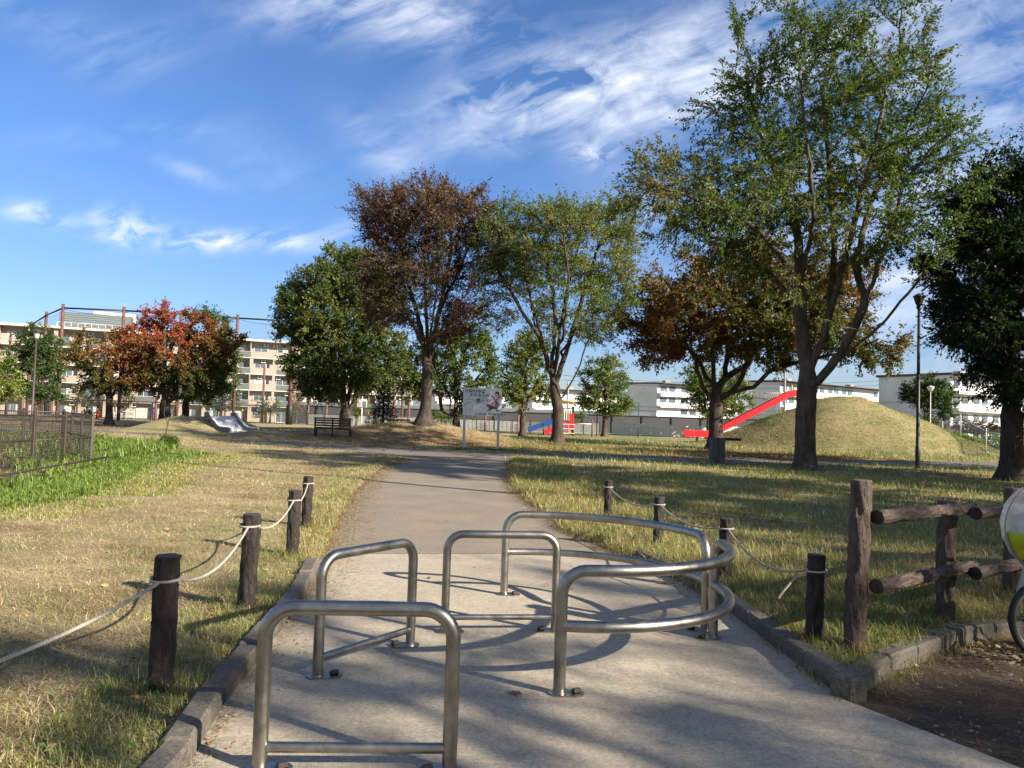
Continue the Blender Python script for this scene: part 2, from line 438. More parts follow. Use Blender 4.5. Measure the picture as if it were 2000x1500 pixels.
iL = [p for p in PL if p[1] < SEAM_L[1]]; iR = [p for p in PR if p[1] < SEAM_R[1]]
def outw(L, dx): return [(p[0]+dx, p[1]) for p in L]
sheet('concrete_pavement', outw(iL, -.055)+[SEAM_L, SEAM_R]+[(p[0]+(.055 if p[1] > PR[10][1]+.01 else 0), p[1]) for p in iR]+[(3.2, .8), (-1.8, .8)], .004, m_conc)
fL = [p for p in PL if p[1] > SEAM_L[1]]; fR = [p for p in PR if p[1] > SEAM_R[1]]
rr = random.Random(3)
def rough_edge(pts, amp, stepm=.35):
    out = []
    for a, b in zip(pts[:-1], pts[1:]):
        L = math.dist(a, b); n = max(1, int(L/stepm)); nxn, nyn = -(b[1]-a[1])/L, (b[0]-a[0])/L
        for i in range(n):
            t = i/n; j = rr.uniform(-amp, amp); out.append((a[0]+(b[0]-a[0])*t+nxn*j, a[1]+(b[1]-a[1])*t+nyn*j))
    out.append(pts[-1]); return out
sheet('asphalt_path', [SEAM_L]+rough_edge(outw(fL, -.05), .05)+rough_edge(outw(fR, .05), .06)+[SEAM_R], .0, m_asph)
sheet('cross_path', rough_edge(CN, .1, .8)+rough_edge(CF, .12, .8)+rough_edge(CR, .1, .8), .004, m_cross)

jm = MB(); a_, b_ = Vector((*SEAM_L, 0)), Vector((*SEAM_R, 0)); jc = (a_+b_)/2; jm.box((jc.x, jc.y+.004, .0035), ((b_-a_).length, .014, .005), math.atan2(b_.y-a_.y, b_.x-a_.x)); jm.build('pavement_joint', simple('dark_joint', (.06, .052, .042), .95, var=.4, nscale=9), kind='structure')
# kerbs: separate stones on each side
m_kerb = pav('kerb_concrete', (.095, .085, .07), (.19, .168, .135), .5, .8)
def kerb(name, pts, wdt, h, gap, side, lens, seed):
    r2 = random.Random(seed); mb = MB()
    P = [Vector((p[0], p[1], 0)) for p in pts]; seg = []
    for a, b in zip(P[:-1], P[1:]):
        L = (b-a).length; n = max(1, round(L/lens))
        for i in range(n): seg.append((a.lerp(b, i/n), a.lerp(b, (i+1)/n)))
    for a, b in seg:
        t = (b-a).normalized(); nr = Vector((-t.y, t.x, 0))*side
        c = (a+b)/2+nr*(wdt/2+r2.uniform(-.004, .006)); L = (b-a).length-gap
        hh = h+r2.uniform(-.008, .01)
        M = Matrix.Rotation(r2.uniform(-.02, .02), 3, 'X') @ Matrix.Rotation(r2.uniform(-.008, .008), 3, 'Y')
        mb.box((c.x, c.y, hh/2-.06), (L, wdt, hh+.12), math.atan2(t.y, t.x)+r2.uniform(-.012, .012), bev=.014, M=M)
    return mb.build(name, m_kerb, kind='structure')
kl = [PL[0], PL[1], PL[2], PL[3], PL[4], PL[5]]
kerb('kerb', kl, .13, .105, .006, 1, .6, 4)
kerb('kerb', [PR[6], PR[7], PR[8], PR[9], PR[10]][::-1], .13, .12, .006, -1, .62, 5)
kerb('kerb', [G(1668, 1372), G(1740, 1318), G(1885, 1258), G(2300, 1203)], .13, .12, .012, 1, .36, 6)
# ------------------------------------------------------------ materials for vegetation
def leaf_mat(name, trans=.35, gloss=.06):
    m, nt, b = new_mat(name); nt.n.remove(b); out = nt.n['Material Output']
    vc = nt.add('ShaderNodeVertexColor', layer_name='col').outputs[0]
    df = nt.n.new('ShaderNodeBsdfDiffuse'); tr = nt.n.new('ShaderNodeBsdfTranslucent'); gl = nt.n.new('ShaderNodeBsdfGlossy')
    gl.inputs['Roughness'].default_value = .5; gl.inputs['Color'].default_value = (.8, .85, .9, 1)
    nt.link(vc, df.inputs[0]); nt.link(nt.mix(1., vc, (1.5, 1.6, .7), 'MULTIPLY'), tr.inputs[0])
    a = nt.n.new('ShaderNodeMixShader'); a.inputs[0].default_value = trans; nt.link(df.outputs[0], a.inputs[1]); nt.link(tr.outputs[0], a.inputs[2])
    c = nt.n.new('ShaderNodeMixShader'); c.inputs[0].default_value = gloss; nt.link(a.outputs[0], c.inputs[1]); nt.link(gl.outputs[0], c.inputs[2])
    nt.link(c.outputs[0], out.inputs[0]); return m
m_leaf = leaf_mat('leaf', .36, .018); m_blade = leaf_mat('grass_blade', .28, .03)
def bark(name, c0, c1, bs=9):
    m, nt, b = new_mat(name); co = objco(nt)
    st = nt.mapping(co, scale=(1, 1, .22)); f = nt.noise(st, bs, 8, .7, .3); g = nt.noise(co, 1.4, 4, .6)
    c = nt.mix(nt.ramp(f, [(.32, 0.), (.68, 1.)]), c0, c1)
    c = nt.mix(1., c, nt.ramp(g, [(.3, .7), (.7, 1.2)]), 'MULTIPLY')
    nt.link(c, b.inputs['Base Color']); b.inputs['Roughness'].default_value = .92; b.inputs['Specular IOR Level'].default_value = .2
    nt.link(nt.bump(f, .9, .06), b.inputs['Normal']); return m
m_bark = bark('bark_brown', (.04, .03, .024), (.12, .095, .075)); m_barkg = bark('bark_grey', (.045, .037, .03), (.135, .115, .092), 7)
m_barkm = bark('bark_umber', (.03, .024, .019), (.095, .075, .06), 8)
m_barkd = bark('bark_dark', (.035, .028, .024), (.10, .08, .065))

def leaves_mesh(C, Ax, Nn, L, Wd, cols):
    """folded leaf: four points, one quad"""
    S = np.cross(Nn, Ax); S /= np.linalg.norm(S, axis=1)[:, None]+1e-9
    L = L[:, None]; Wd = Wd[:, None]
    v0 = C; v1 = C+Ax*L*.42+S*Wd*.5+Nn*Wd*.12; v2 = C+Ax*L; v3 = C+Ax*L*.42-S*Wd*.5+Nn*Wd*.12
    V = np.stack([v0, v1, v2, v3], 1).reshape(-1, 3)
    F = np.arange(len(C)*4).reshape(-1, 4)
    return V, F, np.repeat(cols, 4, 0)

def spread(pts, step):
    out = [np.array(pts[0], float)]
    for a, b in zip(pts[:-1], pts[1:]):
        a = np.array(a, float); b = np.array(b, float); n = max(1, int(round(np.linalg.norm(b-a)/step)))
        for i in range(1, n+1): out.append(a+(b-a)*i/n)
    return out

def grow_tree(seed, limbs, blobs, n_attr, step, gap=.0, gapf=.5, iters=70, di=6., hollow=0., up=.08, parents=None):
    r = np.random.default_rng(seed)
    nodes = []; par = []
    for li, L in enumerate(limbs):
        pts = spread(L, step)
        if li == 0: start = -1; rest = pts
        else:
            d = [np.linalg.norm(q-pts[0]) for q in nodes]; start = int(np.argmin(d)); rest = pts[1:]
        prev = start
        for p in rest:
            wob = r.normal(0, step*.07, 3) if li else r.normal(0, step*.02, 3)
            nodes.append(p+wob); par.append(prev); prev = len(nodes)-1
    vol = np.array([b[3]*b[4]*b[5]*(b[6] if len(b) > 6 else 1.) for b in blobs]); vol = vol/vol.sum()
    ks = r.choice(len(blobs), n_attr, p=vol); B = np.array([b[:6] for b in blobs])[ks]
    q = r.normal(size=(n_attr, 3)); q /= np.linalg.norm(q, axis=1)[:, None]
    rr_ = r.uniform(hollow**3, 1, n_attr)**(1/3)
    At = B[:, :3]+q*rr_[:, None]*B[:, 3:6]
    if gap > 0:
        s = snoise(At, gapf, seed); At = At[s > np.quantile(s, gap)]
    N = np.array(nodes); par = list(par)
    D = np.full(len(At), 1e9); J = np.zeros(len(At), int)
    def upd(lo):
        for i in range(lo, len(N), 256):
            d = np.linalg.norm(At[:, None]-N[None, i:i+256], axis=2); j = d.argmin(1); dm = d[np.arange(len(At)), j]
            k = dm < D; D[k] = dm[k]; J[k] = j[k]+i
    fork = len(spread(limbs[0], step))-1
    first = max(0, fork-1)
    D2 = N[:first].copy()
    upd(first)
    for it in range(iters):
        act = (D < di) & (D > step*1.25)
        if not act.any(): break
        jj = J[act]; dv = At[act]-N[jj]; dv /= np.linalg.norm(dv, axis=1)[:, None]
        acc = np.zeros((len(N), 3)); np.add.at(acc, jj, dv); cnt = np.bincount(jj, minlength=len(N))
        ii = np.nonzero(cnt)[0]; dirn = acc[ii]/cnt[ii][:, None]
        pd = np.array([N[i]-N[par[i]] if par[i] >= 0 else (0, 0, 1) for i in ii]); pd /= np.linalg.norm(pd, axis=1)[:, None]+1e-9
        dirn = dirn+pd*.35+np.array([0, 0, up])+r.normal(0, .12, dirn.shape); dirn /= np.linalg.norm(dirn, axis=1)[:, None]
        new = N[ii]+dirn*step; lo = len(N)
        N = np.vstack([N, new]); par += list(ii); upd(lo)
        keep = D > step*1.3; At = At[keep]; D = D[keep]; J = J[keep]
        if len(At) == 0 or len(N) > 9000: break
    return N, np.array(par)

def tree_meshes(name, N, par, r0, rtip, mat, parent, expo=1.95, sides=7, rmin=0., flare=1.9, tw=None):
    n = len(N); ch = [[] for _ in range(n)]
    for i, p in enumerate(par):
        if p >= 0: ch[p].append(i)
    area = np.zeros(n)
    for i in range(n-1, -1, -1):
        pass
    order = np.argsort([0]*n)
    # children always have larger index than parents except limb joints, also larger
    for i in range(n-1, -1, -1):
        if not ch[i]: area[i] = rtip**expo
        if par[i] >= 0: area[par[i]] += area[i]
    R = area**(1/expo); R = rtip+(R-rtip)*(r0-rtip)/(R[0]-rtip+1e-9)
    h = N[:, 2]-N[0, 2]
    mb = MB(); done = np.zeros(n, bool)
    stack = [(0, -1)]
    while stack:
        s, p = stack.pop(); chain = [] if p < 0 else [p]; cur = s
        while True:
            chain.append(cur); kids = ch[cur]
            if not kids: break
            kids = sorted(kids, key=lambda k: -R[k])
            for k in kids[1:]: stack.append((k, cur))
            cur = kids[0]
        rs = [R[i] for i in chain]
        if p >= 0: rs[0] = min(rs[0], rs[1]*1.15)
        if max(rs[1:] or rs) < rmin: continue
        if p < 0:
            f = [1+(flare-1)*math.exp(-h[i]/(.7*r0+.08)) for i in chain]; rs = [a*b for a, b in zip(rs, f)]
        sd = sides if rs[min(1, len(rs)-1)] > .12 else (5 if rs[min(1, len(rs)-1)] > .04 else 3)
        if p < 0: sd = 12
        pts = [tuple(N[i]) for i in chain]
        if p < 0:
            pts = [(pts[0][0], pts[0][1], pts[0][2]-.3)]+pts; rs = [rs[0]*1.12]+rs
        if len(pts) > 1: mb.tube(pts, rs, sd, cap=False)
    return mb, R

def tree(name, label, cat, base, limbs, blobs, colf, r0=.35, n_attr=900, step=.45, leaf=(.12, .055), per=5, twl=.7, ntw=3, seed=1,
         gap=.25, gapf=.45, mat=None, hollow=.3, droop=0., group=None, rmin=.012, twigs=False, up=.08, rtip=.012, leafR=.06, spreadk=.8, flare=1.9, iters=70):
    """base world point; limbs/blobs world coordinates"""
    root = empty(name, tuple(base), 0, label, cat, group)
    off = np.array(base, float)
    limbs = [[np.array(p, float)-off for p in L] for L in limbs]
    bl = [(b[0]-off[0], b[1]-off[1], b[2]-off[2], *b[3:]) for b in blobs]
    N, par = grow_tree(seed, limbs, bl, n_attr, step, gap, gapf, iters, hollow=hollow, up=up)
    mb, R = tree_meshes(name, N, par, r0, rtip, mat, root, rmin=rmin, flare=flare)
    r = np.random.default_rng(seed+99)
    Bc = np.array([b[:3] for b in bl]); Br = np.array([b[3:6] for b in bl])
    q = (((N[:, None]-Bc[None])/Br[None])**2).sum(2).min(1)
    sel = np.nonzero((R < leafR) & (q < 1.7) & (par >= 0))[0]
    src = np.repeat(sel, max(1, int(round(ntw*LEAFK)))); k = len(src)
    d0 = N[src]-N[par[src]]; d0 /= np.linalg.norm(d0, axis=1)[:, None]+1e-9
    cen = Bc.mean(0); outw = N[src]-cen; outw /= np.linalg.norm(outw, axis=1)[:, None]+1e-9
    td = d0*.7+outw*.35+r.normal(0, spreadk, (k, 3))*.6+np.array([0, 0, .12-droop]); td /= np.linalg.norm(td, axis=1)[:, None]
    tl = twl*r.uniform(.45, 1.25, k)
    o0 = N[src]-d0*r.uniform(0, step, k)[:, None]
    if twigs:
        S = np.cross(td, [0, 0, 1.]); S /= np.linalg.norm(S, axis=1)[:, None]+1e-9; U_ = np.cross(S, td); w_ = .007
        e = o0+td*tl[:, None]
        V = np.stack([o0+S*w_, o0-S*w_*.5+U_*w_, o0-S*w_*.5-U_*w_, e], 1).reshape(-1, 3)
        tv = (V, k)
    else: tv = None
    t = r.uniform(.12, 1.02, (k, per))
    C = (o0[:, None]+td[:, None]*(tl[:, None]*t)[..., None]).reshape(-1, 3)
    m = len(C); tdr = np.repeat(td, per, 0)
    C = C+r.normal(0, leaf[0]*.28, (m, 3))*np.array([1, 1, .6])
    Ax = tdr*.8+r.normal(0, .6, (m, 3))+np.array([0, 0, -.25]); Ax /= np.linalg.norm(Ax, axis=1)[:, None]
    Nn = r.normal(0, .65, (m, 3))+np.array([0, 0, .8])+outw[np.arange(k).repeat(per)]*.3; Nn -= Ax*(Nn*Ax).sum(1)[:, None]; Nn /= np.linalg.norm(Nn, axis=1)[:, None]+1e-9
    sz = r.uniform(.65, 1.3, m)
    cols = colf(C, r)*r.uniform(.72, 1.28, (m, 1))
    V, F, cc = leaves_mesh(C, Ax, Nn, leaf[0]*sz, leaf[1]*sz, np.clip(cols, .004, 1))
    np_mesh('crown', V, F, m_leaf, cc, root)
    if tv:
        n0 = mb.n; vv, kk = tv
        mb.v.extend(map(tuple, vv)); 
        for i in range(kk):
            a = n0+4*i; mb.f += [(a, a+1, a+3), (a+1, a+2, a+3), (a+2, a, a+3)]
        mb.mi += [0]*(3*kk); mb.sm += [False]*(3*kk); mb.n += 4*kk
    mb.build('trunk', mat or m_bark, root)
    return root, m

def vase(base, fork_h, n, Y, tips, seed, bow=.25):
    """trunk + limbs to the given world tips"""
    r = random.Random(seed); b = Vector(base); f = b+Vector((r.uniform(-.1, .1), 0, fork_h))
    L = [[tuple(b), tuple(b.lerp(f, .5)), tuple(f)]]
    for t in tips:
        t = Vector(t); a = f+Vector((0, 0, r.uniform(-.25, .15)*fork_h))
        m = a.lerp(t, .45)+Vector(((a.x-t.x)*bow*.5, (a.y-t.y)*bow*.5, abs(t.x-a.x)*bow*.35))
        m2 = a.lerp(t, .2)+Vector(((t.x-a.x)*.08, (t.y-a.y)*.08, 0))
        L.append([tuple(a), tuple(m2), tuple(m), tuple(t)])
    return L
def pb(px, py, rx, ry, Y, dy=0., ky=.9, wt=1.):
    p = A(px, py, Y+dy); s = (Y+dy)/1500
    return (p.x, p.y, p.z, rx*s, rx*s*ky, ry*s, wt)
def deepen(Bl, Yc, k):
    """give the crown its depth: clumps alternate towards and away"""
    half = (max(b[0] for b in Bl)-min(b[0] for b in Bl))/2; out = []
    for i, b in enumerate(Bl):
        for s, wt in ((1, .6), (-1, .6)):
            dy = s*k*half*(.45+.4*math.sin(i*2.4)); f = (b[1]+dy)/b[1]
            out.append((b[0]*f, b[1]+dy, CAM_H+(b[2]-CAM_H)*f, b[3]*.95, b[4], b[5]*.95, b[6]*wt))
    return out
def at(px, py, Y, dy=0.):
    return tuple(A(px, py, Y+dy))
def colmix(cs, f=.6, seed=0, zb=None, rw=.28):
    """colour field through a list of colours; zb=(z0,z1,k) shifts it with height (leaf age, not shade)"""
    cs = np.array(cs)
    def fn(C, r):
        s = .5+.42*snoise(C, f, seed)+rw*r.normal(size=len(C))
        if zb: s = s+zb[2]*(np.clip((C[:, 2]-zb[0])/(zb[1]-zb[0]), 0, 1)-.5)
        s = np.clip(s, 0, .999)*(len(cs)-1); i = s.astype(int); t = (s-i)[:, None]
        return cs[i]*(1-t)+cs[i+1]*t
    return fn
GR = dict(dark=(.026, .046, .014), green=(.055, .10, .022), mid=(.085, .14, .03), lt=(.14, .20, .045), yel=(.24, .22, .04), ora=(.33, .13, .03), red=(.36, .065, .035), brn=(.16, .065, .03), mar=(.12, .035, .028), gold=(.36, .25, .05))

LEAFN = 0; LEAFK = 4.2
def T(*a, **k):
    global LEAFN
    r_, m = tree(*a, **k); LEAFN += m; print('tree', a[0], m); return r_
def ground_at(px, Y):
    p = A(px, 820, Y); return (p.x, p.y, gh(p.x, p.y))

# --- big zelkova on the right lawn
Y = 27.6; b = G(1572, 918); b = (b[0], b[1], gh(*b)); Y = b[1]
L = [[b, at(1573, 830, Y), at(1577, 735, Y)],
     [at(1577, 735, Y), at(1566, 650, Y), at(1562, 560, Y), at(1558, 440, Y), at(1550, 300, Y)],
     [at(1566, 650, Y), at(1552, 590, Y, -.5), at(1530, 500, Y, -1), at(1480, 450, Y, -1.6), at(1400, 400, Y, -2), at(1300, 370, Y, -2.4)],
     [at(1558, 460, Y), at(1520, 350, Y, .8), at(1490, 270, Y, 1), at(1460, 160, Y, 1.5)],
     [at(1580, 730, Y), at(1612, 650, Y, -.6), at(1640, 540, Y, -.9), at(1670, 430, Y, -1), at(1705, 300, Y, -1), at(1730, 170, Y, -1)],
     [at(1606, 680, Y, -.5), at(1620, 600, Y, .6), at(1630, 480, Y, 1.2), at(1620, 350, Y, 1.8), at(1610, 200, Y, 2)],
     [at(1584, 760, Y), at(1645, 690, Y, -1), at(1690, 590, Y, -1.6), at(1730, 480, Y, -2), at(1765, 360, Y, -2.2)],
     [at(1640, 700, Y, -1), at(1700, 655, Y, -2), at(1760, 590, Y, -2.7), at(1830, 500, Y, -3.2), at(1880, 430, Y, -3.5)],
     [at(1690, 590, Y, -1.6), at(1670, 520, Y, 1), at(1700, 400, Y, 2), at(1760, 260, Y, 2)],
     [at(1552, 590, Y, -.5), at(1500, 530, Y, 1.5), at(1420, 470, Y, 2.6), at(1340, 450, Y, 3)],
     [at(1562, 560, Y), at(1590, 430, Y, -2), at(1580, 300, Y, -3), at(1560, 150, Y, -3)]]
Bl = [pb(1560, 170, 175, 135, Y), pb(1720, 180, 150, 130, Y), pb(1430, 230, 100, 90, Y), pb(1620, 60, 150, 50, Y), pb(1480, 350, 150, 110, Y), pb(1290, 350, 90, 55, Y, -1),
      pb(1360, 420, 130, 60, Y), pb(1640, 330, 160, 110, Y), pb(1790, 300, 100, 110, Y), pb(1850, 260, 45, 40, Y), pb(1580, 470, 200, 70, Y, .0, .9, .55), pb(1790, 440, 90, 80, Y, -1, .9, .6),
      pb(1880, 380, 60, 80, Y, -3), pb(1450, 60, 40, 45, Y), pb(1790, 50, 60, 60, Y), pb(1250, 310, 45, 25, Y, -1), pb(1700, 20, 60, 30, Y), pb(1590, 600, 60, 50, Y, -2, .9, .25), pb(1450, 520, 110, 45, Y, 1, .9, .4), pb(1395, 110, 35, 25, Y)]
Bl = deepen(Bl, Y, .55)
T('zelkova_tree', 'tallest spreading green tree on the right lawn, crown reaching past the top edge', 'tree', b, L, Bl,
  colmix([(.026, .046, .013), (.042, .075, .018), (.066, .11, .024), (.10, .15, .033), (.12, .13, .035), (.16, .12, .037)], .33, 11, rw=.22), r0=.36, n_attr=3600, step=.36, leaf=(.125, .056), per=24, twl=.95, ntw=.75, seed=21,
  gap=.36, gapf=.6, hollow=.1, twigs=True, rmin=.0, rtip=.011, leafR=.05, up=.12, mat=m_barkg, flare=1.45)

# --- dark evergreen at the right edge
b = G(1978, 938); b = (b[0], b[1], gh(*b)); Y = b[1]
Bl = [pb(2030, 560, 210, 150, Y), pb(2040, 400, 170, 120, Y), pb(1960, 650, 120, 80, Y, -1), pb(1900, 560, 75, 90, Y), pb(2100, 720, 160, 120, Y), pb(1985, 740, 70, 70, Y), pb(2000, 330, 70, 45, Y), pb(1870, 640, 70, 60, Y, .5), pb(1900, 450, 70, 60, Y), pb(1905, 745, 50, 40, Y), pb(1960, 790, 50, 40, Y, -1)]
L = vase(b, 2.6, 5, Y, [at(1920, 600, Y, -1), at(2000, 420, Y), at(2080, 500, Y, 1), at(2120, 650, Y, -1.5), at(1960, 560, Y, 2)], 3)
T('evergreen_tree', 'dark broadleaf evergreen tree at the right edge of the lawn', 'tree', b, L, Bl, colmix([(.012, .024, .010), (.02, .04, .014), GR['dark'], (.035, .06, .018)], .5, 12), r0=.34, n_attr=1900,
  step=.42, leaf=(.15, .062), per=14, twl=.75, ntw=3, seed=22, gap=.1, gapf=.6, hollow=.35, mat=m_barkd, rtip=.012, leafR=.06, droop=.15, twigs=True)

# --- autumn cherry in front of the mound
b = (*A(1398, 874, 47).xy, 0); b = (b[0], b[1], gh(b[0], b[1])); Y = b[1]
Bl = [pb(1390, 600, 170, 85, Y), pb(1480, 560, 110, 75, Y), pb(1300, 560, 75, 65, Y), pb(1540, 620, 130, 80, Y), pb(1330, 660, 100, 55, Y), pb(1680, 690, 80, 45, Y, -2), pb(1600, 560, 110, 60, Y, 1), pb(1440, 500, 90, 45, Y), pb(1250, 610, 50, 60, Y), pb(1640, 640, 80, 50, Y), pb(1240, 690, 35, 30, Y), pb(1290, 700, 60, 30, Y), pb(1500, 680, 100, 40, Y), pb(1360, 520, 90, 40, Y), pb(1730, 700, 35, 20, Y, -2)]
Bl = deepen(Bl, Y, .45)
L = vase(b, 3.6, 6, Y, [at(1300, 610, Y, -1), at(1380, 540, Y), at(1460, 520, Y, 1.5), at(1560, 600, Y, -1), at(1670, 680, Y, -2), at(1610, 560, Y, 2), at(1330, 660, Y, 2)], 4, .1)
T('cherry_tree', 'wide cherry tree with rust orange and green leaves in front of the grass mound', 'tree', b, L, Bl,
  colmix([(.05, .075, .02), (.08, .10, .027), (.13, .10, .03), (.17, .10, .033), (.23, .095, .038), (.25, .09, .042)], .35, 13, zb=(5, 12, .35), rw=.3), r0=.42, n_attr=2600, step=.5, leaf=(.19, .095), per=14, twl=.95, ntw=1.9, seed=23, gap=.25, gapf=.4,
  hollow=.2, mat=m_barkd, droop=.25, leafR=.07, rtip=.013, twigs=True)

# --- yellow green zelkova behind the crossing
b = (*A(1088, 868, 45).xy, 0); b = (b[0], b[1], gh(b[0], b[1])); Y = b[1]
Bl = [pb(1090, 480, 150, 85, Y), pb(1010, 450, 75, 60, Y), pb(1185, 450, 70, 75, Y), pb(1215, 420, 40, 50, Y), pb(985, 540, 60, 70, Y), pb(1190, 560, 60, 70, Y), pb(1090, 600, 110, 60, Y, 0, .9, .6), pb(1060, 680, 55, 35, Y, 0, .9, .5), pb(960, 500, 45, 50, Y), pb(1160, 640, 50, 40, Y, 1, .9, .5), pb(975, 620, 45, 40, Y), pb(1225, 500, 30, 50, Y)]
Bl = deepen(Bl, Y, .45)
L = [[b, at(1090, 800, Y), at(1078, 725, Y)], [at(1080, 750, Y), at(1055, 660, Y), at(1010, 590, Y), at(970, 520, Y)], [at(1078, 725, Y), at(1085, 620, Y, .5), at(1070, 520, Y, 1), at(1060, 440, Y, 1)],
     [at(1083, 760, Y), at(1120, 640, Y, -.5), at(1150, 540, Y, -1), at(1190, 430, Y, -1)], [at(1084, 720, Y), at(1100, 600, Y, 1), at(1130, 480, Y, 2), at(1140, 420, Y, 2)],
     [at(1090, 790, Y), at(1125, 730, Y, -1), at(1150, 660, Y, -1.5), at(1215, 600, Y, -2)], [at(1068, 690, Y), at(1040, 600, Y, -2), at(1020, 500, Y, -2)],
     [at(1082, 740, Y), at(1100, 650, Y, -3), at(1110, 540, Y, -4), at(1100, 450, Y, -4)], [at(1078, 725, Y), at(1045, 640, Y, 2.5), at(1030, 540, Y, 4)], [at(1090, 700, Y, -.2), at(1150, 600, Y, 2.5), at(1200, 520, Y, 3.5)]]
T('zelkova_tree', 'airy yellow green tree standing right of the white dog sign', 'tree', b, L, Bl, colmix([(.07, .11, .028), (.09, .135, .032), (.12, .16, .04), (.16, .18, .05), (.20, .18, .055)], .5, 14), r0=.31, n_attr=1700, step=.5,
  leaf=(.14, .06), per=16, twl=1.1, ntw=2.1, seed=24, gap=.24, gapf=.55, hollow=.15, leafR=.05, rtip=.012, twigs=True, mat=m_barkm)

# --- maroon zelkova on the ridge
b = ground_at(829, 45.5); Y = b[1]
Bl = [pb(840, 450, 120, 85, Y), pb(770, 440, 85, 60, Y), pb(910, 440, 75, 60, Y), pb(730, 400, 45, 25, Y), pb(840, 390, 70, 30, Y), pb(935, 400, 45, 25, Y), pb(800, 560, 110, 60, Y), pb(890, 560, 60, 60, Y), pb(760, 620, 55, 40, Y, 1, .9, .6), pb(700, 385, 22, 10, Y), pb(745, 370, 12, 22, Y), pb(840, 640, 80, 45, Y, 0, .9, .6), pb(900, 620, 50, 45, Y), pb(965, 480, 40, 60, Y), pb(760, 540, 60, 50, Y)]
Bl = deepen(Bl, Y, .4)
L = [[b, at(833, 760, Y), at(836, 700, Y)], [at(836, 710, Y), at(815, 620, Y), at(790, 520, Y), at(760, 430, Y)], [at(836, 700, Y), at(832, 600, Y, 1), at(830, 500, Y, 1), at(835, 410, Y, 1)],
     [at(837, 715, Y), at(855, 620, Y, -1), at(875, 520, Y, -1), at(905, 420, Y, -1)], [at(836, 690, Y), at(862, 600, Y, 1), at(900, 520, Y, 2), at(940, 430, Y, 2)], [at(830, 680, Y), at(790, 600, Y, -2), at(740, 520, Y, -2), at(715, 430, Y, -2)],
     [at(838, 700, Y), at(880, 630, Y, -2), at(925, 540, Y, -3), at(960, 470, Y, -3)], [at(834, 690, Y), at(812, 600, Y, 2.5), at(780, 500, Y, 3), at(790, 420, Y, 3)], [at(836, 690, Y), at(850, 590, Y, -3), at(860, 470, Y, -4)]]
T('zelkova_tree', 'tree with maroon autumn leaves and a flared grey trunk on the low ridge', 'tree', b, L, Bl, colmix([(.045, .055, .02), (.07, .06, .025), (.08, .048, .028), (.095, .042, .034), (.115, .048, .042), (.15, .10, .055)], .5, 15, zb=(6, 13, .4)), r0=.32, n_attr=1700,
  step=.45, leaf=(.14, .065), per=14, twl=1.1, ntw=2.2, seed=25, gap=.18, gapf=.6, hollow=.25, leafR=.05, rtip=.012, up=.3, spreadk=.6, mat=m_barkm, flare=2.3, twigs=True)

# --- dense round tree behind the black bench
b = ground_at(672, 60); Y = b[1]
Bl = [pb(655, 620, 112, 100, Y), pb(690, 560, 80, 70, Y), pb(720, 650, 80, 95, Y), pb(610, 680, 65, 75, Y), pb(670, 720, 105, 55, Y), pb(660, 520, 45, 35, Y), pb(590, 590, 45, 50, Y), pb(640, 760, 60, 25, Y, -1), pb(760, 700, 30, 60, Y)]
L = vase(b, 2.0, 5, Y, [at(620, 640, Y), at(660, 560, Y), at(710, 590, Y, 1), at(740, 680, Y, -1), at(660, 650, Y, -2)], 6)
T('camphor_tree', 'dense round dark green tree behind the black slatted bench', 'tree', b, L, Bl, colmix([(.04, .06, .018), (.06, .09, .022), (.09, .12, .03), (.14, .16, .04), (.19, .19, .06)], .8, 16), r0=.42, n_attr=2600, step=.55, leaf=(.2, .1), per=16, twl=1.0, ntw=2.6,
  seed=26, gap=.06, hollow=.5, leafR=.07, flare=1.3, mat=m_barkg)

def round_tree(name, label, px, Y, blobs, cols, r0=.25, n=900, leaf=(.2, .1), fork=1.8, seed=1, per=12, ntw=2.4, gap=.08, zoff=0, group=None, cat='tree', mat=None, step=.55, **kw):
    b = ground_at(px, Y); b = (b[0], b[1], b[2]+zoff)
    Bl = [pb(*q, Y) for q in blobs]
    tips = [(q[0]+rnd.uniform(-.3, .3), q[1]+rnd.uniform(-1, 1), q[2]) for q in Bl]
    L = vase(b, fork, 4, Y, tips, seed)
    return T(name, label, cat, b, L, Bl, colmix(cols, .8, seed), r0=r0, n_attr=n, step=step, leaf=leaf, per=per, twl=.85, ntw=ntw, seed=seed, gap=gap, hollow=.4, leafR=.07, group=group, mat=mat, **kw)
gA = [GR['dark'], GR['green'], GR['mid'], (.12, .15, .04)]; gY = [GR['green'], GR['mid'], (.16, .17, .04), GR['yel']]
round_tree('evergreen_tree', 'round green tree directly behind the white dog sign', 893, 62, [(900, 690, 70, 55), (850, 735, 60, 45), (920, 750, 55, 50), (800, 730, 55, 50), (880, 660, 40, 25), (950, 710, 28, 45)], gA+[(.15, .17, .045)], .3, 1600, seed=31, fork=1.6)
round_tree('ginkgo_tree', 'yellowing tree between the dog sign and the play tower', 1022, 66, [(1030, 700, 45, 45), (1015, 750, 45, 45), (1060, 745, 40, 45), (1035, 660, 25, 20)], gY, .25, 1100, seed=32, fork=1.8)
round_tree('evergreen_tree', 'yellow green tree left of the white fence and the first white block', 1181, 74, [(1183, 745, 45, 45), (1200, 790, 38, 28), (1165, 780, 38, 30), (1190, 715, 28, 22)], [GR['green'], GR['mid'], (.14, .16, .04), (.2, .18, .05)], .22, 1000, seed=33, fork=2.1)
round_tree('evergreen_tree', 'bushy green tree behind the orange cherry and the foot of the red slide', 1384, 80, [(1400, 765, 60, 35), (1370, 790, 40, 28), (1430, 785, 35, 30), (1360, 735, 30, 20), (1440, 745, 24, 24)], [GR['green'], GR['mid'], (.15, .17, .04), (.2, .2, .05)], .22, 1100, seed=34, fork=2)
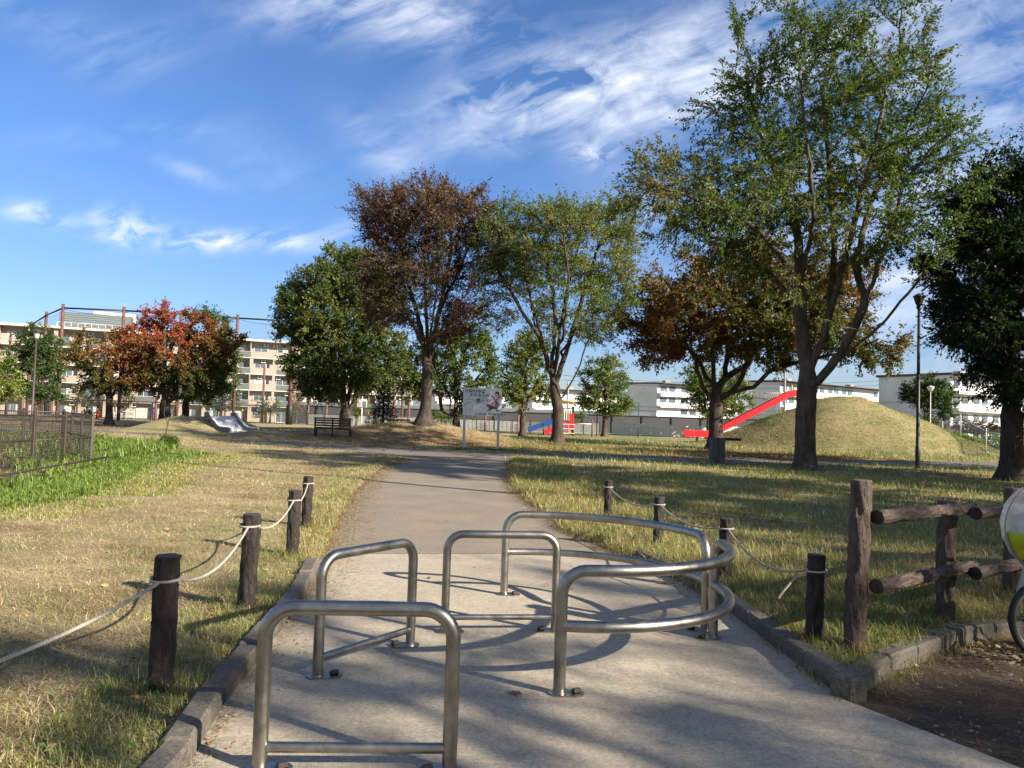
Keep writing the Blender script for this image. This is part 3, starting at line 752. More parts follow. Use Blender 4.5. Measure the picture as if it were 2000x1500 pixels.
round_tree('ivy_clad_tree', 'oval dark tree in front of the largest white block', 1815, 88, [(1812, 770, 50, 30), (1838, 800, 30, 35), (1820, 830, 28, 25), (1785, 768, 26, 20)], [GR['dark'], (.03, .05, .018), GR['green'], (.07, .09, .03)], .2, 1100, seed=35, leaf=(.2, .12), mat=m_barkd)
# left cluster
b = ground_at(213, 61); Y = b[1]
Bl = [pb(215, 700, 75, 40, Y), pb(190, 680, 50, 35, Y), pb(240, 740, 60, 30, Y), pb(260, 690, 40, 35, Y), pb(155, 705, 32, 20, Y), pb(195, 750, 40, 20, Y)]
T('cherry_tree', 'smaller autumn cherry tree with slim dark trunk on the far left lawn', 'tree', b, vase(b, 2.6, 4, Y, [at(180, 720, Y), at(215, 700, Y), at(250, 710, Y, 1), at(230, 680, Y, -1), at(160, 700, Y)], 7), Bl,
  colmix([(.06, .085, .022), (.09, .11, .028), (.15, .115, .032), (.22, .11, .036), (.27, .075, .04)], .5, 17, zb=(3, 8, .8)), r0=.26, n_attr=1100, step=.5, leaf=(.2, .1), per=12, ntw=2, seed=27, gap=.22, hollow=.3, mat=m_barkd, droop=.15)
b = ground_at(322, 62); Y = b[1]
Bl = [pb(350, 680, 95, 55, Y), pb(310, 640, 55, 35, Y), pb(345, 625, 45, 28, Y), pb(410, 690, 50, 60, Y), pb(300, 730, 65, 40, Y), pb(390, 740, 60, 35, Y), pb(262, 665, 50, 26, Y), pb(440, 665, 40, 24, Y), pb(380, 625, 40, 18, Y), pb(325, 600, 22, 14, Y)]
T('cherry_tree', 'broad cherry tree with bright red orange crown behind the little grass bank', 'tree', b, vase(b, 2.2, 5, Y, [at(280, 690, Y), at(320, 640, Y), at(370, 640, Y, 1), at(420, 690, Y, -1), at(360, 700, Y, -2), at(300, 720, Y, 2)], 8), Bl,
  colmix([(.05, .08, .02), (.085, .105, .027), (.16, .11, .032), (.26, .095, .038), (.36, .075, .045)], .4, 18, zb=(3, 10, .9)), r0=.42, n_attr=1800, step=.5, leaf=(.2, .1), per=12, ntw=2.2, seed=28, gap=.2, hollow=.45, mat=m_barkd, droop=.1)
round_tree('evergreen_tree', 'dark green tree showing behind the broad red cherry', 362, 72, [(430, 660, 40, 45), (400, 740, 55, 50), (440, 720, 28, 45), (350, 760, 45, 28), (410, 625, 35, 20)], gA, .3, 1300, seed=36, fork=2)
round_tree('evergreen_tree', 'rounded green tree behind the tall lamp at the left', 68, 74, [(75, 700, 50, 55), (45, 730, 40, 40), (100, 740, 34, 35), (70, 662, 34, 24), (85, 765, 45, 20)], [GR['dark'], GR['green'], (.07, .11, .03), (.09, .13, .035)], .32, 1500, seed=37, fork=1.8)
round_tree('young_tree', 'pale yellow green tree with bare twigs at the left picture edge', -12, 52, [(-15, 740, 45, 38), (10, 765, 25, 15), (-20, 700, 30, 20)], [GR['mid'], (.14, .18, .04), (.2, .22, .05)], .16, 700, seed=38, fork=1.8)
# young and small trees along the far fence
for i, (px, Yt, bl_, lab, cs, gp) in enumerate([
    (170, 84, [(165, 775, 28, 18), (185, 765, 18, 15)], 'thin pale trunked tree between the round green tree and small cherry', [(.09, .11, .04), (.13, .14, .05)], .35),
    (243, 86, [(243, 780, 22, 14), (235, 765, 14, 10)], 'wispy small tree behind the smaller cherry trunk', [(.08, .10, .04), (.12, .12, .05)], .45),
    (527, 88, [(525, 795, 22, 14), (510, 785, 12, 8)], 'small leafy tree in front of the brown apartment entrance', [(.06, .10, .03), (.11, .14, .04)], .2),
    (578, 90, [(578, 765, 20, 28), (588, 745, 14, 14)], 'nearly bare brownish tree beside the thick rusty net pole', [(.16, .10, .07), (.2, .14, .09)], .5),
    (695, 80, [(695, 797, 16, 16), (710, 800, 12, 10)], 'small light green tree beside the noticeboard past the black bench', [(.10, .14, .04), (.16, .18, .06)], .2),
    (425, 90, [(425, 785, 28, 18), (455, 778, 18, 22)], 'olive tree behind the top of the concrete slide', [(.05, .08, .03), (.10, .12, .04)], .1),
    (1105, 92, [(1092, 800, 16, 12), (1130, 815, 12, 12)], 'low green tree just behind the play tower', gA, .1),
    (870, 84, [(870, 815, 30, 12), (905, 810, 22, 12)], 'low dark green tree under the dog sign tree', gA, .05)]):
    round_tree('small_tree', lab, px, Yt, bl_, cs, .09, 260, leaf=(.2, .1), fork=1.4, seed=50+i, gap=gp, per=5, ntw=3, group='small trees along the far fence', mat=m_barkg, step=.5)
round_tree('maple_tree', 'low spreading reddish dark tree beyond the right mesh fence', 1925, 75, [(1905, 835, 38, 10), (1945, 838, 34, 12), (1885, 838, 20, 9)], [(.02, .03, .014), (.04, .03, .018), (.09, .03, .022)], .12, 500, leaf=(.18, .09), seed=70, fork=.8)

# conifer
def conifer(px, Y, top, label):
    b = ground_at(px, Y); root = empty('conifer_tree', b, 0, label, 'tree'); H = A(px, top, Y).z-b[2]
    mb = MB(); mb.tube([(0, 0, -.2), (0, 0, H*.5), (0, 0, H)], [.16, .09, .01], 7, cap=False)
    r = np.random.default_rng(9); C = []; Ax = []
    for i in range(64):
        h = H*(.12+.86*i/64); a = i*2.4; Lb = (H-h)*.36+.3
        e = np.array([math.cos(a)*Lb, math.sin(a)*Lb, h+.12*Lb-.1*Lb])
        mb.tube([(0, 0, h), tuple(e)], [.03, .006], 3, cap=False)
        t = r.uniform(.2, 1, 60); p = np.array([0, 0, h])[None]+(e-[0, 0, h])[None]*t[:, None]; C.append(p+r.normal(0, .07, p.shape)); d = (e-[0, 0, h])[None]+r.normal(0, .5, p.shape); Ax.append(d)
    C = np.vstack(C); Ax = np.vstack(Ax); Ax /= np.linalg.norm(Ax, axis=1)[:, None]; Nn = r.normal(size=C.shape); Nn -= Ax*(Nn*Ax).sum(1)[:, None]; Nn /= np.linalg.norm(Nn, axis=1)[:, None]
    V, F, cc = leaves_mesh(C, Ax, Nn, np.full(len(C), .2), np.full(len(C), .06), np.tile(np.array([[.02, .035, .015]]), (len(C), 1)))
    np_mesh('crown', V, F, m_leaf, cc, root); mb.build('trunk', m_barkd, root)
conifer(748, 66, 748, 'small dark conifer with layered branches behind the ridge bench')

# --- trees standing outside the picture to the right and behind, whose shade falls into it
def shade_tree(x, y, H, R_, seed, n, leaf=(.14, .08), base_h=3.5, gap=.3, per=7, kf=.9):
    global LEAFK
    LK = LEAFK; LEAFK = LK*kf*1.6
    b = (x, y, gh(x, y)); Bl = [(x, y, H*.62, R_, R_, H*.34, 1), (x+R_*.4, y-R_*.2, H*.75, R_*.6, R_*.6, H*.2, 1), (x-R_*.5, y+R_*.3, H*.55, R_*.55, R_*.55, H*.18, 1)]
    tips = [(x+R_*.6*math.cos(a), y+R_*.6*math.sin(a), H*.75) for a in (0, 1.3, 2.6, 3.9, 5.1)]
    T('zelkova_tree', SHL.pop(0), 'tree', b, vase(b, base_h, 5, y, tips, seed), Bl, colmix(gA, .5, seed), r0=.3, n_attr=n, step=.6, leaf=leaf, per=per, ntw=4, seed=seed, gap=gap, gapf=.5, hollow=.2, leafR=.07); LEAFK = LK
SHL = ['park tree out of view behind the bicycle, shading the concrete', 'park tree out of view right of the log fence, shading the grass', 'park tree out of view past the evergreen, shading the far lawn',
       'park tree out of view behind the camera, shading the bars', 'park tree out of view far right, shading the asphalt path', 'park tree out of view beyond the bicycle, shading the lawn', 'park tree out of view far to the right, shading the ground under the cherry']
shade_tree(15.2, -7.3, 12.5, 4.4, 81, 340, gap=.4, kf=.6)
shade_tree(23.0, .6, 11.5, 4.2, 82, 900, gap=.3, kf=.9)
shade_tree(30.0, 13.5, 13.0, 5.0, 83, 1300, gap=.2, kf=1.1)
shade_tree(24.6, -6.0, 14.0, 4.2, 84, 420, gap=.4, kf=.62)
shade_tree(17.5, 13.5, 16.0, 4.2, 85, 1000, gap=.25, kf=1.1)
shade_tree(25.0, 4.0, 13.0, 4.4, 86, 1000, gap=.25, kf=1.8)
shade_tree(28.5, 30.0, 13.0, 5.2, 87, 1300, gap=.15, kf=1.0)
print('LEAVES', LEAFN)
# ------------------------------------------------------------ object materials
def steel():
    m, nt, b = new_mat('brushed_steel'); co = objco(nt)
    f = nt.noise(co, 7, 8, .7, .6); g = nt.noise(nt.mapping(co, scale=(1, 1, 6)), 60, 4, .7)
    c = nt.mix(nt.ramp(f, [(.35, 0.), (.7, 1.)]), (.27, .25, .215), (.46, .43, .38))
    c = nt.mix(nt.ramp(nt.noise(co, 26, 8, .75), [(.62, 0.), (.74, .6)]), c, (.22, .17, .12))
    nt.link(c, b.inputs['Base Color']); b.inputs['Metallic'].default_value = 1
    nt.link(nt.ramp(nt.math('ADD', nt.math('MULTIPLY', f, .6), nt.math('MULTIPLY', g, .4)), [(.3, .27), (.75, .5)]), b.inputs['Roughness'])
    nt.link(nt.bump(g, .12, .002), b.inputs['Normal']); return m
m_steel = steel()
def logmat(name, c0, c1, sc_=1.):
    m, nt, b = new_mat(name); co = objco(nt)
    f = nt.noise(nt.mapping(co, scale=(1, 1, .3)), 34*sc_, 7, .65, .5); g = nt.noise(co, 6, 5, .6)
    c = nt.mix(nt.ramp(f, [(.35, 0.), (.65, 1.)]), c0, c1); c = nt.mix(1., c, nt.ramp(g, [(.3, .75), (.7, 1.2)]), 'MULTIPLY')
    nt.link(c, b.inputs['Base Color']); b.inputs['Roughness'].default_value = .62; b.inputs['Specular IOR Level'].default_value = .35
    nt.link(nt.bump(f, 1., .03), b.inputs['Normal']); return m
m_post = logmat('black_brown_log', (.014, .011, .010), (.048, .038, .033)); m_log = logmat('brown_log', (.04, .027, .02), (.145, .103, .078), 1.1)
m_cut = simple('log_cut_face', (.10, .075, .065), .7, var=.25, nscale=30)
m_rope = simple('cream_rope', (.42, .38, .31), .85, var=.2, nscale=60, bump=.5, bscale=200)
m_black = simple('black_metal', (.016, .015, .014), .5, .0, .2); m_dbrown = simple('dark_brown_metal', (.05, .036, .03), .5)
m_rust = simple('rust_painted_steel', (.135, .062, .05), .7, var=.35, nscale=3, dirt=(.09, .05, .042)); m_white = simple('white_paint', (.72, .71, .68), .55, var=.08, nscale=2, dirt=(.5, .48, .43))
m_cream = simple('cream_paint', (.62, .57, .48), .7, var=.1, nscale=.5); m_wall = simple('beige_tile_wall', (.35, .295, .245), .75, var=.1, nscale=.6)
m_dark = simple('dark_recess', (.045, .042, .04), .7); m_concd = simple('grey_concrete', (.28, .27, .25), .85, var=.2, nscale=4, bump=.3)
m_red = simple('red_plastic', (.62, .022, .03), .35, var=.06); m_blue = simple('blue_plastic', (.02, .07, .25), .4, var=.1)
m_yel = simple('yellow_plastic', (.70, .40, .03), .45, var=.1); m_whitewall = simple('white_render', (.80, .79, .77), .8, var=.06, nscale=.3, dirt=(.58, .56, .52))
m_roofd = simple('dark_roof_edge', (.09, .075, .07), .8); m_bluegrey = simple('blue_grey_louvre', (.15, .18, .19), .6); m_glr = simple('smoked_rail_glass', (.13, .14, .135), .25)
m_slide = simple('pale_terrazzo', (.50, .50, .47), .5, var=.08, nscale=3); m_slided = simple('grey_slide_side', (.13, .135, .155), .8, var=.15, nscale=4)
m_orange = simple('orange_cloth', (.65, .10, .02), .8); m_skin = simple('skin', (.45, .28, .2), .6); m_cloth = simple('dark_cloth', (.04, .045, .06), .9); m_wcloth = simple('white_cloth', (.75, .75, .75), .9)
m_pink = simple('mauve_cloth', (.45, .35, .42), .9); m_tyre = simple('tyre_rubber', (.015, .015, .015), .75, bump=.3); m_chrome = simple('bicycle_metal', (.55, .55, .55), .3, 1., .1)
def glassmat(name, col=(.10, .13, .15), rough=.08):
    m, nt, b = new_mat(name); b.inputs['Base Color'].default_value = (*col, 1); b.inputs['Roughness'].default_value = rough; b.inputs['Specular IOR Level'].default_value = .8; return m
m_glass = glassmat('window_glass'); m_glassl = glassmat('curtained_glass', (.42, .44, .42), .25)
def meshmat(name, col, cell, wire, axes, alpha_open=1.):
    """woven wire or netting: fine wires with real gaps between them"""
    m, nt, b = new_mat(name); co = objco(nt); s = nt.n.new('ShaderNodeSeparateXYZ'); nt.link(co, s.inputs[0])
    def line(sock): return nt.math('LESS_THAN', nt.math('PINGPONG', nt.math('MULTIPLY', sock, 1.), cell/2), wire/2)
    a, c = s.outputs[axes[0]], s.outputs[axes[1]]
    g = nt.math('MAXIMUM', line(a), line(c))
    tr = nt.n.new('ShaderNodeBsdfTransparent'); mx = nt.n.new('ShaderNodeMixShader')
    nt.link(g, mx.inputs[0]); nt.link(tr.outputs[0], mx.inputs[1]); nt.link(b.outputs[0], mx.inputs[2]); nt.link(mx.outputs[0], nt.n['Material Output'].inputs[0])
    b.inputs['Base Color'].default_value = (*col, 1); b.inputs['Roughness'].default_value = .6; return m
def meshdiag(name, col, cell, wire):
    m, nt, b = new_mat(name); co = objco(nt); s = nt.n.new('ShaderNodeSeparateXYZ'); nt.link(co, s.inputs[0])
    p = nt.math('ADD', s.outputs[0], s.outputs[2]); q = nt.math('SUBTRACT', s.outputs[0], s.outputs[2])
    def line(sock): return nt.math('LESS_THAN', nt.math('PINGPONG', sock, cell/2), wire/2)
    g = nt.math('MAXIMUM', line(p), line(q))
    tr = nt.n.new('ShaderNodeBsdfTransparent'); mx = nt.n.new('ShaderNodeMixShader')
    nt.link(g, mx.inputs[0]); nt.link(tr.outputs[0], mx.inputs[1]); nt.link(b.outputs[0], mx.inputs[2]); nt.link(mx.outputs[0], nt.n['Material Output'].inputs[0])
    b.inputs['Base Color'].default_value = (*col, 1); b.inputs['Roughness'].default_value = .6; return m
m_net = meshmat('sports_net', (.03, .05, .06), .12, .011, (0, 2)); m_netfine = meshmat('black_wire_mesh', (.03, .026, .022), .05, .012, (0, 2))
m_chain = meshdiag('black_chainlink', (.03, .03, .03), .11, .016); m_chaing = meshdiag('grey_chainlink', (.42, .44, .42), .12, .026); m_whmesh = meshdiag('white_fence_mesh', (.62, .64, .62), .12, .075)

def arc3(c, r, a0, a1, n, z):
    return [(c[0]+r*math.cos(a0+(a1-a0)*i/n), c[1]+r*math.sin(a0+(a1-a0)*i/n), z) for i in range(n+1)]
# ------------------------------------------------------------ bicycle barriers
HB = .72
def ubend(pts2, z_top, rb, z0=0.):
    """pts2: plan polyline from leg to leg; returns 3-D centre line with bends down to the ground"""
    P = [Vector((p[0], p[1], z_top)) for p in pts2]
    a, b = P[0], P[-1]; ta = (P[1]-P[0]).normalized(); tb = (P[-2]-P[-1]).normalized()
    out = [Vector((a.x, a.y, z0))]
    n = 10
    for i in range(n+1):
        t = math.pi/2*i/n; out.append(a+ta*rb*(1-math.cos(t))+Vector((0, 0, -rb+rb*math.sin(t))))
    mid = [p for p in P[1:-1] if (p-a).length > rb*1.05 and (p-b).length > rb*1.05]
    out += mid
    for i in range(n+1):
        t = math.pi/2*(1-i/n); out.append(b+tb*rb*(1-math.cos(t))+Vector((0, 0, -rb+rb*math.sin(t))))
    out.append(Vector((b.x, b.y, z0))); return out
def plate(root, x, y, ang, bolt=True, sd=1):
    mb = MB(); L, W_ = .105, .062; pts = []
    for i in range(24):
        a = 2*math.pi*i/24; px_, py_ = W_*math.cos(a), W_*math.sin(a); px_ += (L-W_)*(1 if px_ > 0 else -1)+.04*sd
        pts.append((x+px_*math.cos(ang)-py_*math.sin(ang), y+px_*math.sin(ang)+py_*math.cos(ang)))
    mb.prism(pts, .004, .013); o = mb.build('base_plate', m_steel, root)
    bx, by = x+.1*sd*math.cos(ang), y+.1*sd*math.sin(ang)
    m2 = MB(); m2.box((bx, by, .026), (.05, .03, .024), ang+.5, bev=.005); m2.lathe((bx-.012, by+.004, .013), [(.02, 0), (.02, .006), (.012, .02), (.0, .021)], 10)
    m2.build('padlock_lug', m_dbrown, o)
    w = MB(); w.lathe((x, y, .012), [(.042, 0), (.037, .006), (.034, .008)], 18); w.build('weld_collar', m_steel, o)
def barrier(label, pts2, r, rb, bar_z, bar_r, angs, curved=False, sds=(1, 1)):
    root = empty('bicycle_barrier', (0, 0, 0), 0, label, 'barrier', 'tubular steel barriers across the park path')
    a = Vector((*pts2[0], 0)); root.location = a
    loc = [(p[0]-a.x, p[1]-a.y) for p in pts2]
    mb = MB(); mb.tube(ubend(loc, HB, rb, .012), r, 20, cap=False); mb.build('hoop', m_steel, root)
    mb = MB(); mb.tube([(p[0], p[1], bar_z) for p in loc], bar_r, 16, cap=False); mb.build('lower_rail', m_steel, root)
    for p, ang, sd in ((loc[0], angs[0], sds[0]), (loc[-1], angs[1], sds[1])): plate(root, p[0], p[1], ang, sd=sd)
    return root
q0, q1 = G(506, 1506), G(877, 1508)
barrier('steel U barrier nearest the bottom of the photo, standing square across the path', [q0, q1], .0335, .135, .105, .023, (.1, .2), sds=(1, -1))
q0, q1 = G(620, 1323), G(801, 1262)
barrier('steel U barrier set at an angle beside the left kerb', [q0, q1], .032, .13, .115, .023, (.3, 3.3))
q0, q1 = G(868, 1235), G(1083, 1234)
barrier('straight steel U barrier in the middle of the path', [q0, q1], .030, .12, .11, .021, (.0, 3.1))
def arc_plan(p, q, bulge, n=28):
    p, q = Vector(p), Vector(q); m = (p+q)/2; d = q-p; L = d.length; nr = Vector((d.y, -d.x)).normalized()
    R_ = (L*L/4+bulge*bulge)/(2*abs(bulge)); c = m+nr*(bulge-R_ if bulge > 0 else bulge+R_)
    a0 = math.atan2(p.y-c.y, p.x-c.x); a1 = math.atan2(q.y-c.y, q.x-c.x)
    while a1-a0 > math.pi: a1 -= 2*math.pi
    while a1-a0 < -math.pi: a1 += 2*math.pi
    return [(c.x+R_*math.cos(a0+(a1-a0)*i/n), c.y+R_*math.sin(a0+(a1-a0)*i/n)) for i in range(n+1)]
CA, CB2 = G(984, 1162), G(1377, 1233)
barrier('curved two rail steel barrier at the back, bowed towards the right kerb', arc_plan(CA, CB2, -.42), .0335, .15, .385, .031, (.0, 3.0))
CC, CD = G(1092, 1356), G(1392, 1246)
barrier('curved two rail steel barrier in front, sweeping from the path centre to the right kerb', arc_plan(CC, CD, .46), .036, .155, .395, .035, (.0, 3.6))

# ------------------------------------------------------------ rope fence
def log_mesh(r, h, seed, sides=30, rings=34, amp=.004, lean=(0, 0), z0=-.12, axis='z'):
    rg = np.random.default_rng(seed); V = []; F = []
    zs = np.linspace(z0, h, rings); ph = rg.uniform(0, 6.28, 6)
    for zz in zs:
        for k in range(sides):
            a = 2*math.pi*k/sides
            d = amp*(math.sin(a*5+ph[0]+3*math.sin(zz*9+ph[1]))+.8*math.sin(a*9+ph[2]+zz*17)+.6*math.sin(a*3+zz*31+ph[3]))
            rr_ = r+d+rg.normal(0, amp*.35); V.append((rr_*math.cos(a)+lean[0]*zz, rr_*math.sin(a)+lean[1]*zz, zz))
    for i in range(rings-1):
        for k in range(sides):
            k2 = (k+1) % sides; F.append((i*sides+k, i*sides+k2, (i+1)*sides+k2, (i+1)*sides+k))
    mb = MB(); mb.add(V, F, 0, True)
    top = [V[(rings-1)*sides+k] for k in range(sides)]
    # worn rim, then the cut face
    rim = [((p[0]-lean[0]*h)*.9+lean[0]*h, (p[1]-lean[1]*h)*.9+lean[1]*h, h+.006) for p in top]
    mb.add(top+rim, [(k, (k+1) % sides, sides+(k+1) % sides, sides+k) for k in range(sides)]+[tuple(range(sides, 2*sides))], 1, False)
    bot = V[:sides]; mb.add(bot, [tuple(range(sides))[::-1]], 1)
    return mb
m_postcut = simple('post_cut_face', (.035, .03, .028), .75, var=.3, nscale=50)
def rope_post(p, h, label, seed, r=.064, group=None, lean=(0, 0)):
    g = gh(*p); o = log_mesh(r, h, seed, lean=lean, amp=.0042).build('rope_post', [m_post, m_postcut], None, label=label, cat='post', group=group)
    o.location = (p[0], p[1], g); return (p[0], p[1], g+h)
GL, GRr = 'log posts of the rope fence left of the path', 'log posts of the rope fence right of the path'
pl_ = [G(312, 1352, .05), G(481, 1192, .05), G(570, 1090, .03), G(598, 1033, .02)]
posts_L = []
for i, (p, h, lb) in enumerate(zip(pl_, (.72, .72, .68, .67), ('black brown log post nearest the camera on the left grass', 'second log post of the left rope fence, beside the angled barrier',
        'third log post of the left rope fence, rope knotted round its neck', 'farthest log post of the left rope fence'))):
    posts_L.append(rope_post(p, h, lb, 11+i, group=GL, lean=((.012, 0), (.02, .0), (.012, 0), (.0, 0))[i]))
pr_ = [G(1590, 1262, .05), G(1415, 1148, .04), G(1285, 1070, .03), G(1186, 1016, .02)]
posts_R = []
for i, (p, h, lb) in enumerate(zip(pr_, (.62, .62, .62, .64), ('log post of the right rope fence beside the log fence, rope end knotted round it', 'log post of the right rope fence just behind the curved barriers',
        'third log post of the right rope fence from the log fence', 'farthest log post of the right rope fence by the asphalt edge'))):
    posts_R.append(rope_post(p, h, lb, 31+i, group=GRr, r=.06, lean=(.01, 0)))
def twisted(mb, pts, r):
    """three strands laid round a centre line"""
    P = [Vector(p) for p in pts]; L = [0]
    for a, b in zip(P[:-1], P[1:]): L.append(L[-1]+(b-a).length)
    n = max(8, int(L[-1]/.0085)); Q = []; j = 0
    for i in range(n+1):
        s = L[-1]*i/n
        while j < len(L)-2 and L[j+1] < s: j += 1
        t = (s-L[j])/(L[j+1]-L[j]+1e-9); Q.append(P[j].lerp(P[j+1], t))
    up = Vector((0, 0, 1))
    for k in range(3):
        out = []
        for i, q in enumerate(Q):
            T_ = (Q[min(i+1, n)]-Q[max(i-1, 0)]).normalized(); S = T_.cross(up)
            S = S.normalized() if S.length > 1e-4 else Vector((1, 0, 0)); U_ = S.cross(T_)
            a = 2*math.pi*(k/3+L[-1]*i/n/.055); out.append(q+(S*math.cos(a)+U_*math.sin(a))*r*.52)
        mb.tube(out, r*.56, 5, cap=True)
def sag(a, b, s, n=14):
    a, b = Vector(a), Vector(b); return [a.lerp(b, i/n)-Vector((0, 0, s*4*(i/n)*(1-i/n))) for i in range(n+1)]
def ring(c, r, z, turns=2.2):
    n = int(turns*16); return [(c[0]+r*math.cos(2*math.pi*i/16), c[1]+r*math.sin(2*math.pi*i/16), z+.016*(i/16)-.01) for i in range(n+1)]
def rope(label, posts, drops, sags, r, first=None, tail=None):
    mb = MB(); tie = [Vector((p[0], p[1], p[2]-d)) for p, d in zip(posts, drops)]
    seq = ([Vector(first)]+tie) if first is not None else tie
    for i, (a, b) in enumerate(zip(seq[:-1], seq[1:])):
        d = (b-a); d.z = 0; d.normalize(); off = .068
        twisted(mb, sag(a+d*(off if not (first is not None and i == 0) else 0), b-d*off, sags[i]), r)
    for t in tie: twisted(mb, ring(t, .073, t.z, 1.6), r*.9)
    if tail: twisted(mb, tail, r)
    o = mb.build('rope', m_rope, None, label=label, cat='rope'); return o
f0 = Vector((posts_L[0][0]-.12, 2.35, posts_L[0][2]-.13))
rope('cream twisted rope strung along the log posts left of the path', posts_L, (.13, .09, .10, .09), (.055, .14, .12, .10), .0095, first=f0)
p0 = rope_post((f0.x+.02, f0.y-.06), .72, 'log post of the left rope fence just out of view beside the camera', 17, group=GL)
rp = posts_R[0]; c_ = Vector((rp[0], rp[1], rp[2]-.13))
rope('cream twisted rope strung along the log posts right of the path', posts_R, (.11, .09, .09, .10), (.15, .10, .12), .009,
     tail=[c_+Vector((-.07, -.02, -.01)), c_+Vector((-.14, -.03, -.02)), c_+Vector((-.2, -.05, -.07)), c_+Vector((-.26, -.06, -.14)), c_+Vector((-.28, -.06, -.17))])

# ------------------------------------------------------------ log fence at the right
root = empty('log_fence', (0, 0, 0), 0, 'brown imitation log fence with two rows of rails by the bicycle', 'fence')
fp = [G(1667, 1296), (G(1667, 1296)[0]+1.12, G(1667, 1296)[1]+.88), (9, 9)]; d0 = Vector(fp[1])-Vector(fp[0])
fp[2] = tuple(Vector(fp[1])+d0*.97); fp.append(tuple(Vector(fp[2])+d0)); fp.append(tuple(Vector(fp[3])+d0))
root.location = (*fp[0], 0)
for i, p in enumerate(fp):
    o = log_mesh(.068, 1.17 if i == 0 else .93, 41+i, amp=.004, lean=(.035, 0) if i == 0 else (.01, 0)).build('post', [m_log, m_cut], root)
    o.location = (p[0]-fp[0][0], p[1]-fp[0][1], gh(*p))
for row, z in enumerate((1.0, .535)):
    for i in range(len(fp)-1):
        a = Vector((*fp[i], z)); b = Vector((*fp[i+1], z)); d = (b-a).normalized(); nr = Vector((d.y, -d.x, 0))
        o1 = .12 if i % 2 == 0 else .21; dz = 0 if i % 2 == 0 else -.035
        a2 = a+nr*o1+d*(.06 if i == 0 else .02)+Vector((0, 0, dz)); b2 = b+nr*o1+d*.20+Vector((0, 0, dz-.01)); L_ = (b2-a2).length
        mb = log_mesh(.047, L_, 60+i+row*7, sides=28, rings=46, amp=.0028, z0=0.)
        o = mb.build('rail', [m_log, m_cut], root); o.location = a2-Vector((*fp[0], 0)); o.rotation_euler = (b2-a2).to_track_quat('Z', 'Y').to_euler()
        for tt in (.012, L_-.012): MB().lathe((0, 0, tt), [(.046, -.012), (.0505, -.01), (.0505, .01), (.046, .012)], 20).build('rail_band', m_dbrown, o)
        for tt in (.10, L_-.10): MB().tube([(.03, -.046, tt), (.035, -.054, tt)], .009, 8).build('bolt', m_black, o)

# ------------------------------------------------------------ dog sign
Ys = A(905, 878, 34).y; s0 = Vector((*G(905, 879), 0)); s1 = Vector((*G(973, 878), 0)); s1.y = s0.y; Ys = s0.y
cx = (s0.x+s1.x)/2; root = empty('warning_sign', (cx, Ys, 0), .02, 'white sign board on two wooden legs showing a crossed out child walking a dog', 'sign')
sc_ = Ys/1500; hw = (s1.x-s0.x)/2; gs = gh(cx, Ys)
ztop = A(940, 758, Ys).z; zbot = A(940, 812, Ys).z; bw = 75.5*sc_; bh = ztop-zbot
m_signpost = simple('weathered_white_wood', (.62, .56, .50), .8, var=.15, nscale=5); m_board = simple('sign_board', (.78, .79, .78), .4, var=.05, nscale=2, dirt=(.55, .56, .54))
for s in (-1, 1):
    MB().box((s*hw, .0, (zbot+.05)/2+gs/2), (.115, .115, zbot+.1), bev=.006).build('leg', m_signpost, root)
MB().box((.02, -.075, (ztop+zbot)/2), (bw, .035, bh), bev=.004).build('board', m_board, root)
m_ink = simple('black_ink', (.02, .02, .025), .6); m_inkr = simple('red_ink', (.55, .02, .03), .5); m_inkb = simple('blue_ink', (.05, .2, .42), .6); m_inkn = simple('brown_ink', (.20, .10, .04), .6); m_inkf = simple('pink_ink', (.75, .48, .38), .6); m_inkg = simple('grey_ink', (.36, .38, .4), .6)
yb = -.0945
def SP(u, v): return (.02-bw/2+u*bw, v)              # u 0..1 across the board, v height
def text(s, u, v, size, mat, name='lettering', rot=0., track=1.):
    cu = bpy.data.curves.new('t', 'FONT'); cu.body = s; cu.size = size; cu.extrude = .0015; cu.offset = size*.022; cu.align_x = 'LEFT'; cu.space_character = track
    to = bpy.data.objects.new('t', cu); sc.collection.objects.link(to); dg = bpy.context.evaluated_depsgraph_get(); dg.update()
    me = bpy.data.meshes.new_from_object(to.evaluated_get(dg)); bpy.data.objects.remove(to); me.name = name
    me.materials.clear(); me.materials.append(mat)
    o = bpy.data.objects.new(name, me); link(o, root); x_, z_ = SP(u, 0)[0], zbot+v*bh
    o.location = (x_, yb, z_); o.rotation_euler = (rad(90), 0, 0); o.rotation_euler.rotate_axis('Z', rot); return o
u_ = bh
text('公園の中は', .03, .835, u_*.15, m_ink, rot=-.03); text('犬のさんぽ', .16, .69, u_*.145, m_ink)
text('禁止', .345, .485, u_*.15, m_ink); text('です', .53, .50, u_*.085, m_ink)
text('三ヶ島商支部　保育児童公園愛護会', .32, .035, u_*.068, m_ink)
text('ルールを守って', .05, .535, u_*.045, m_inkg, rot=.12)
def flat(name, pts, mat, y=yb, th=.002):
    mb = MB(); P = [SP(p[0], 0)[0] for p in pts]; poly = [(SP(p[0], 0)[0], zbot+p[1]*bh) for p in pts]
    M = Matrix(((1, 0, 0), (0, 0, -1), (0, 1, 0)))
    mb.prism(poly, -y, -y+th, M=M); return mb.build(name, mat, root)
def stroke(name, pts, mat, r=.006, closed=False, y=yb):
    mb = MB(); P = [(SP(p[0], 0)[0], y, zbot+p[1]*bh) for p in pts]; mb.tube(P, r, 5, closed=closed, cap=not closed); return mb.build(name, mat, root)
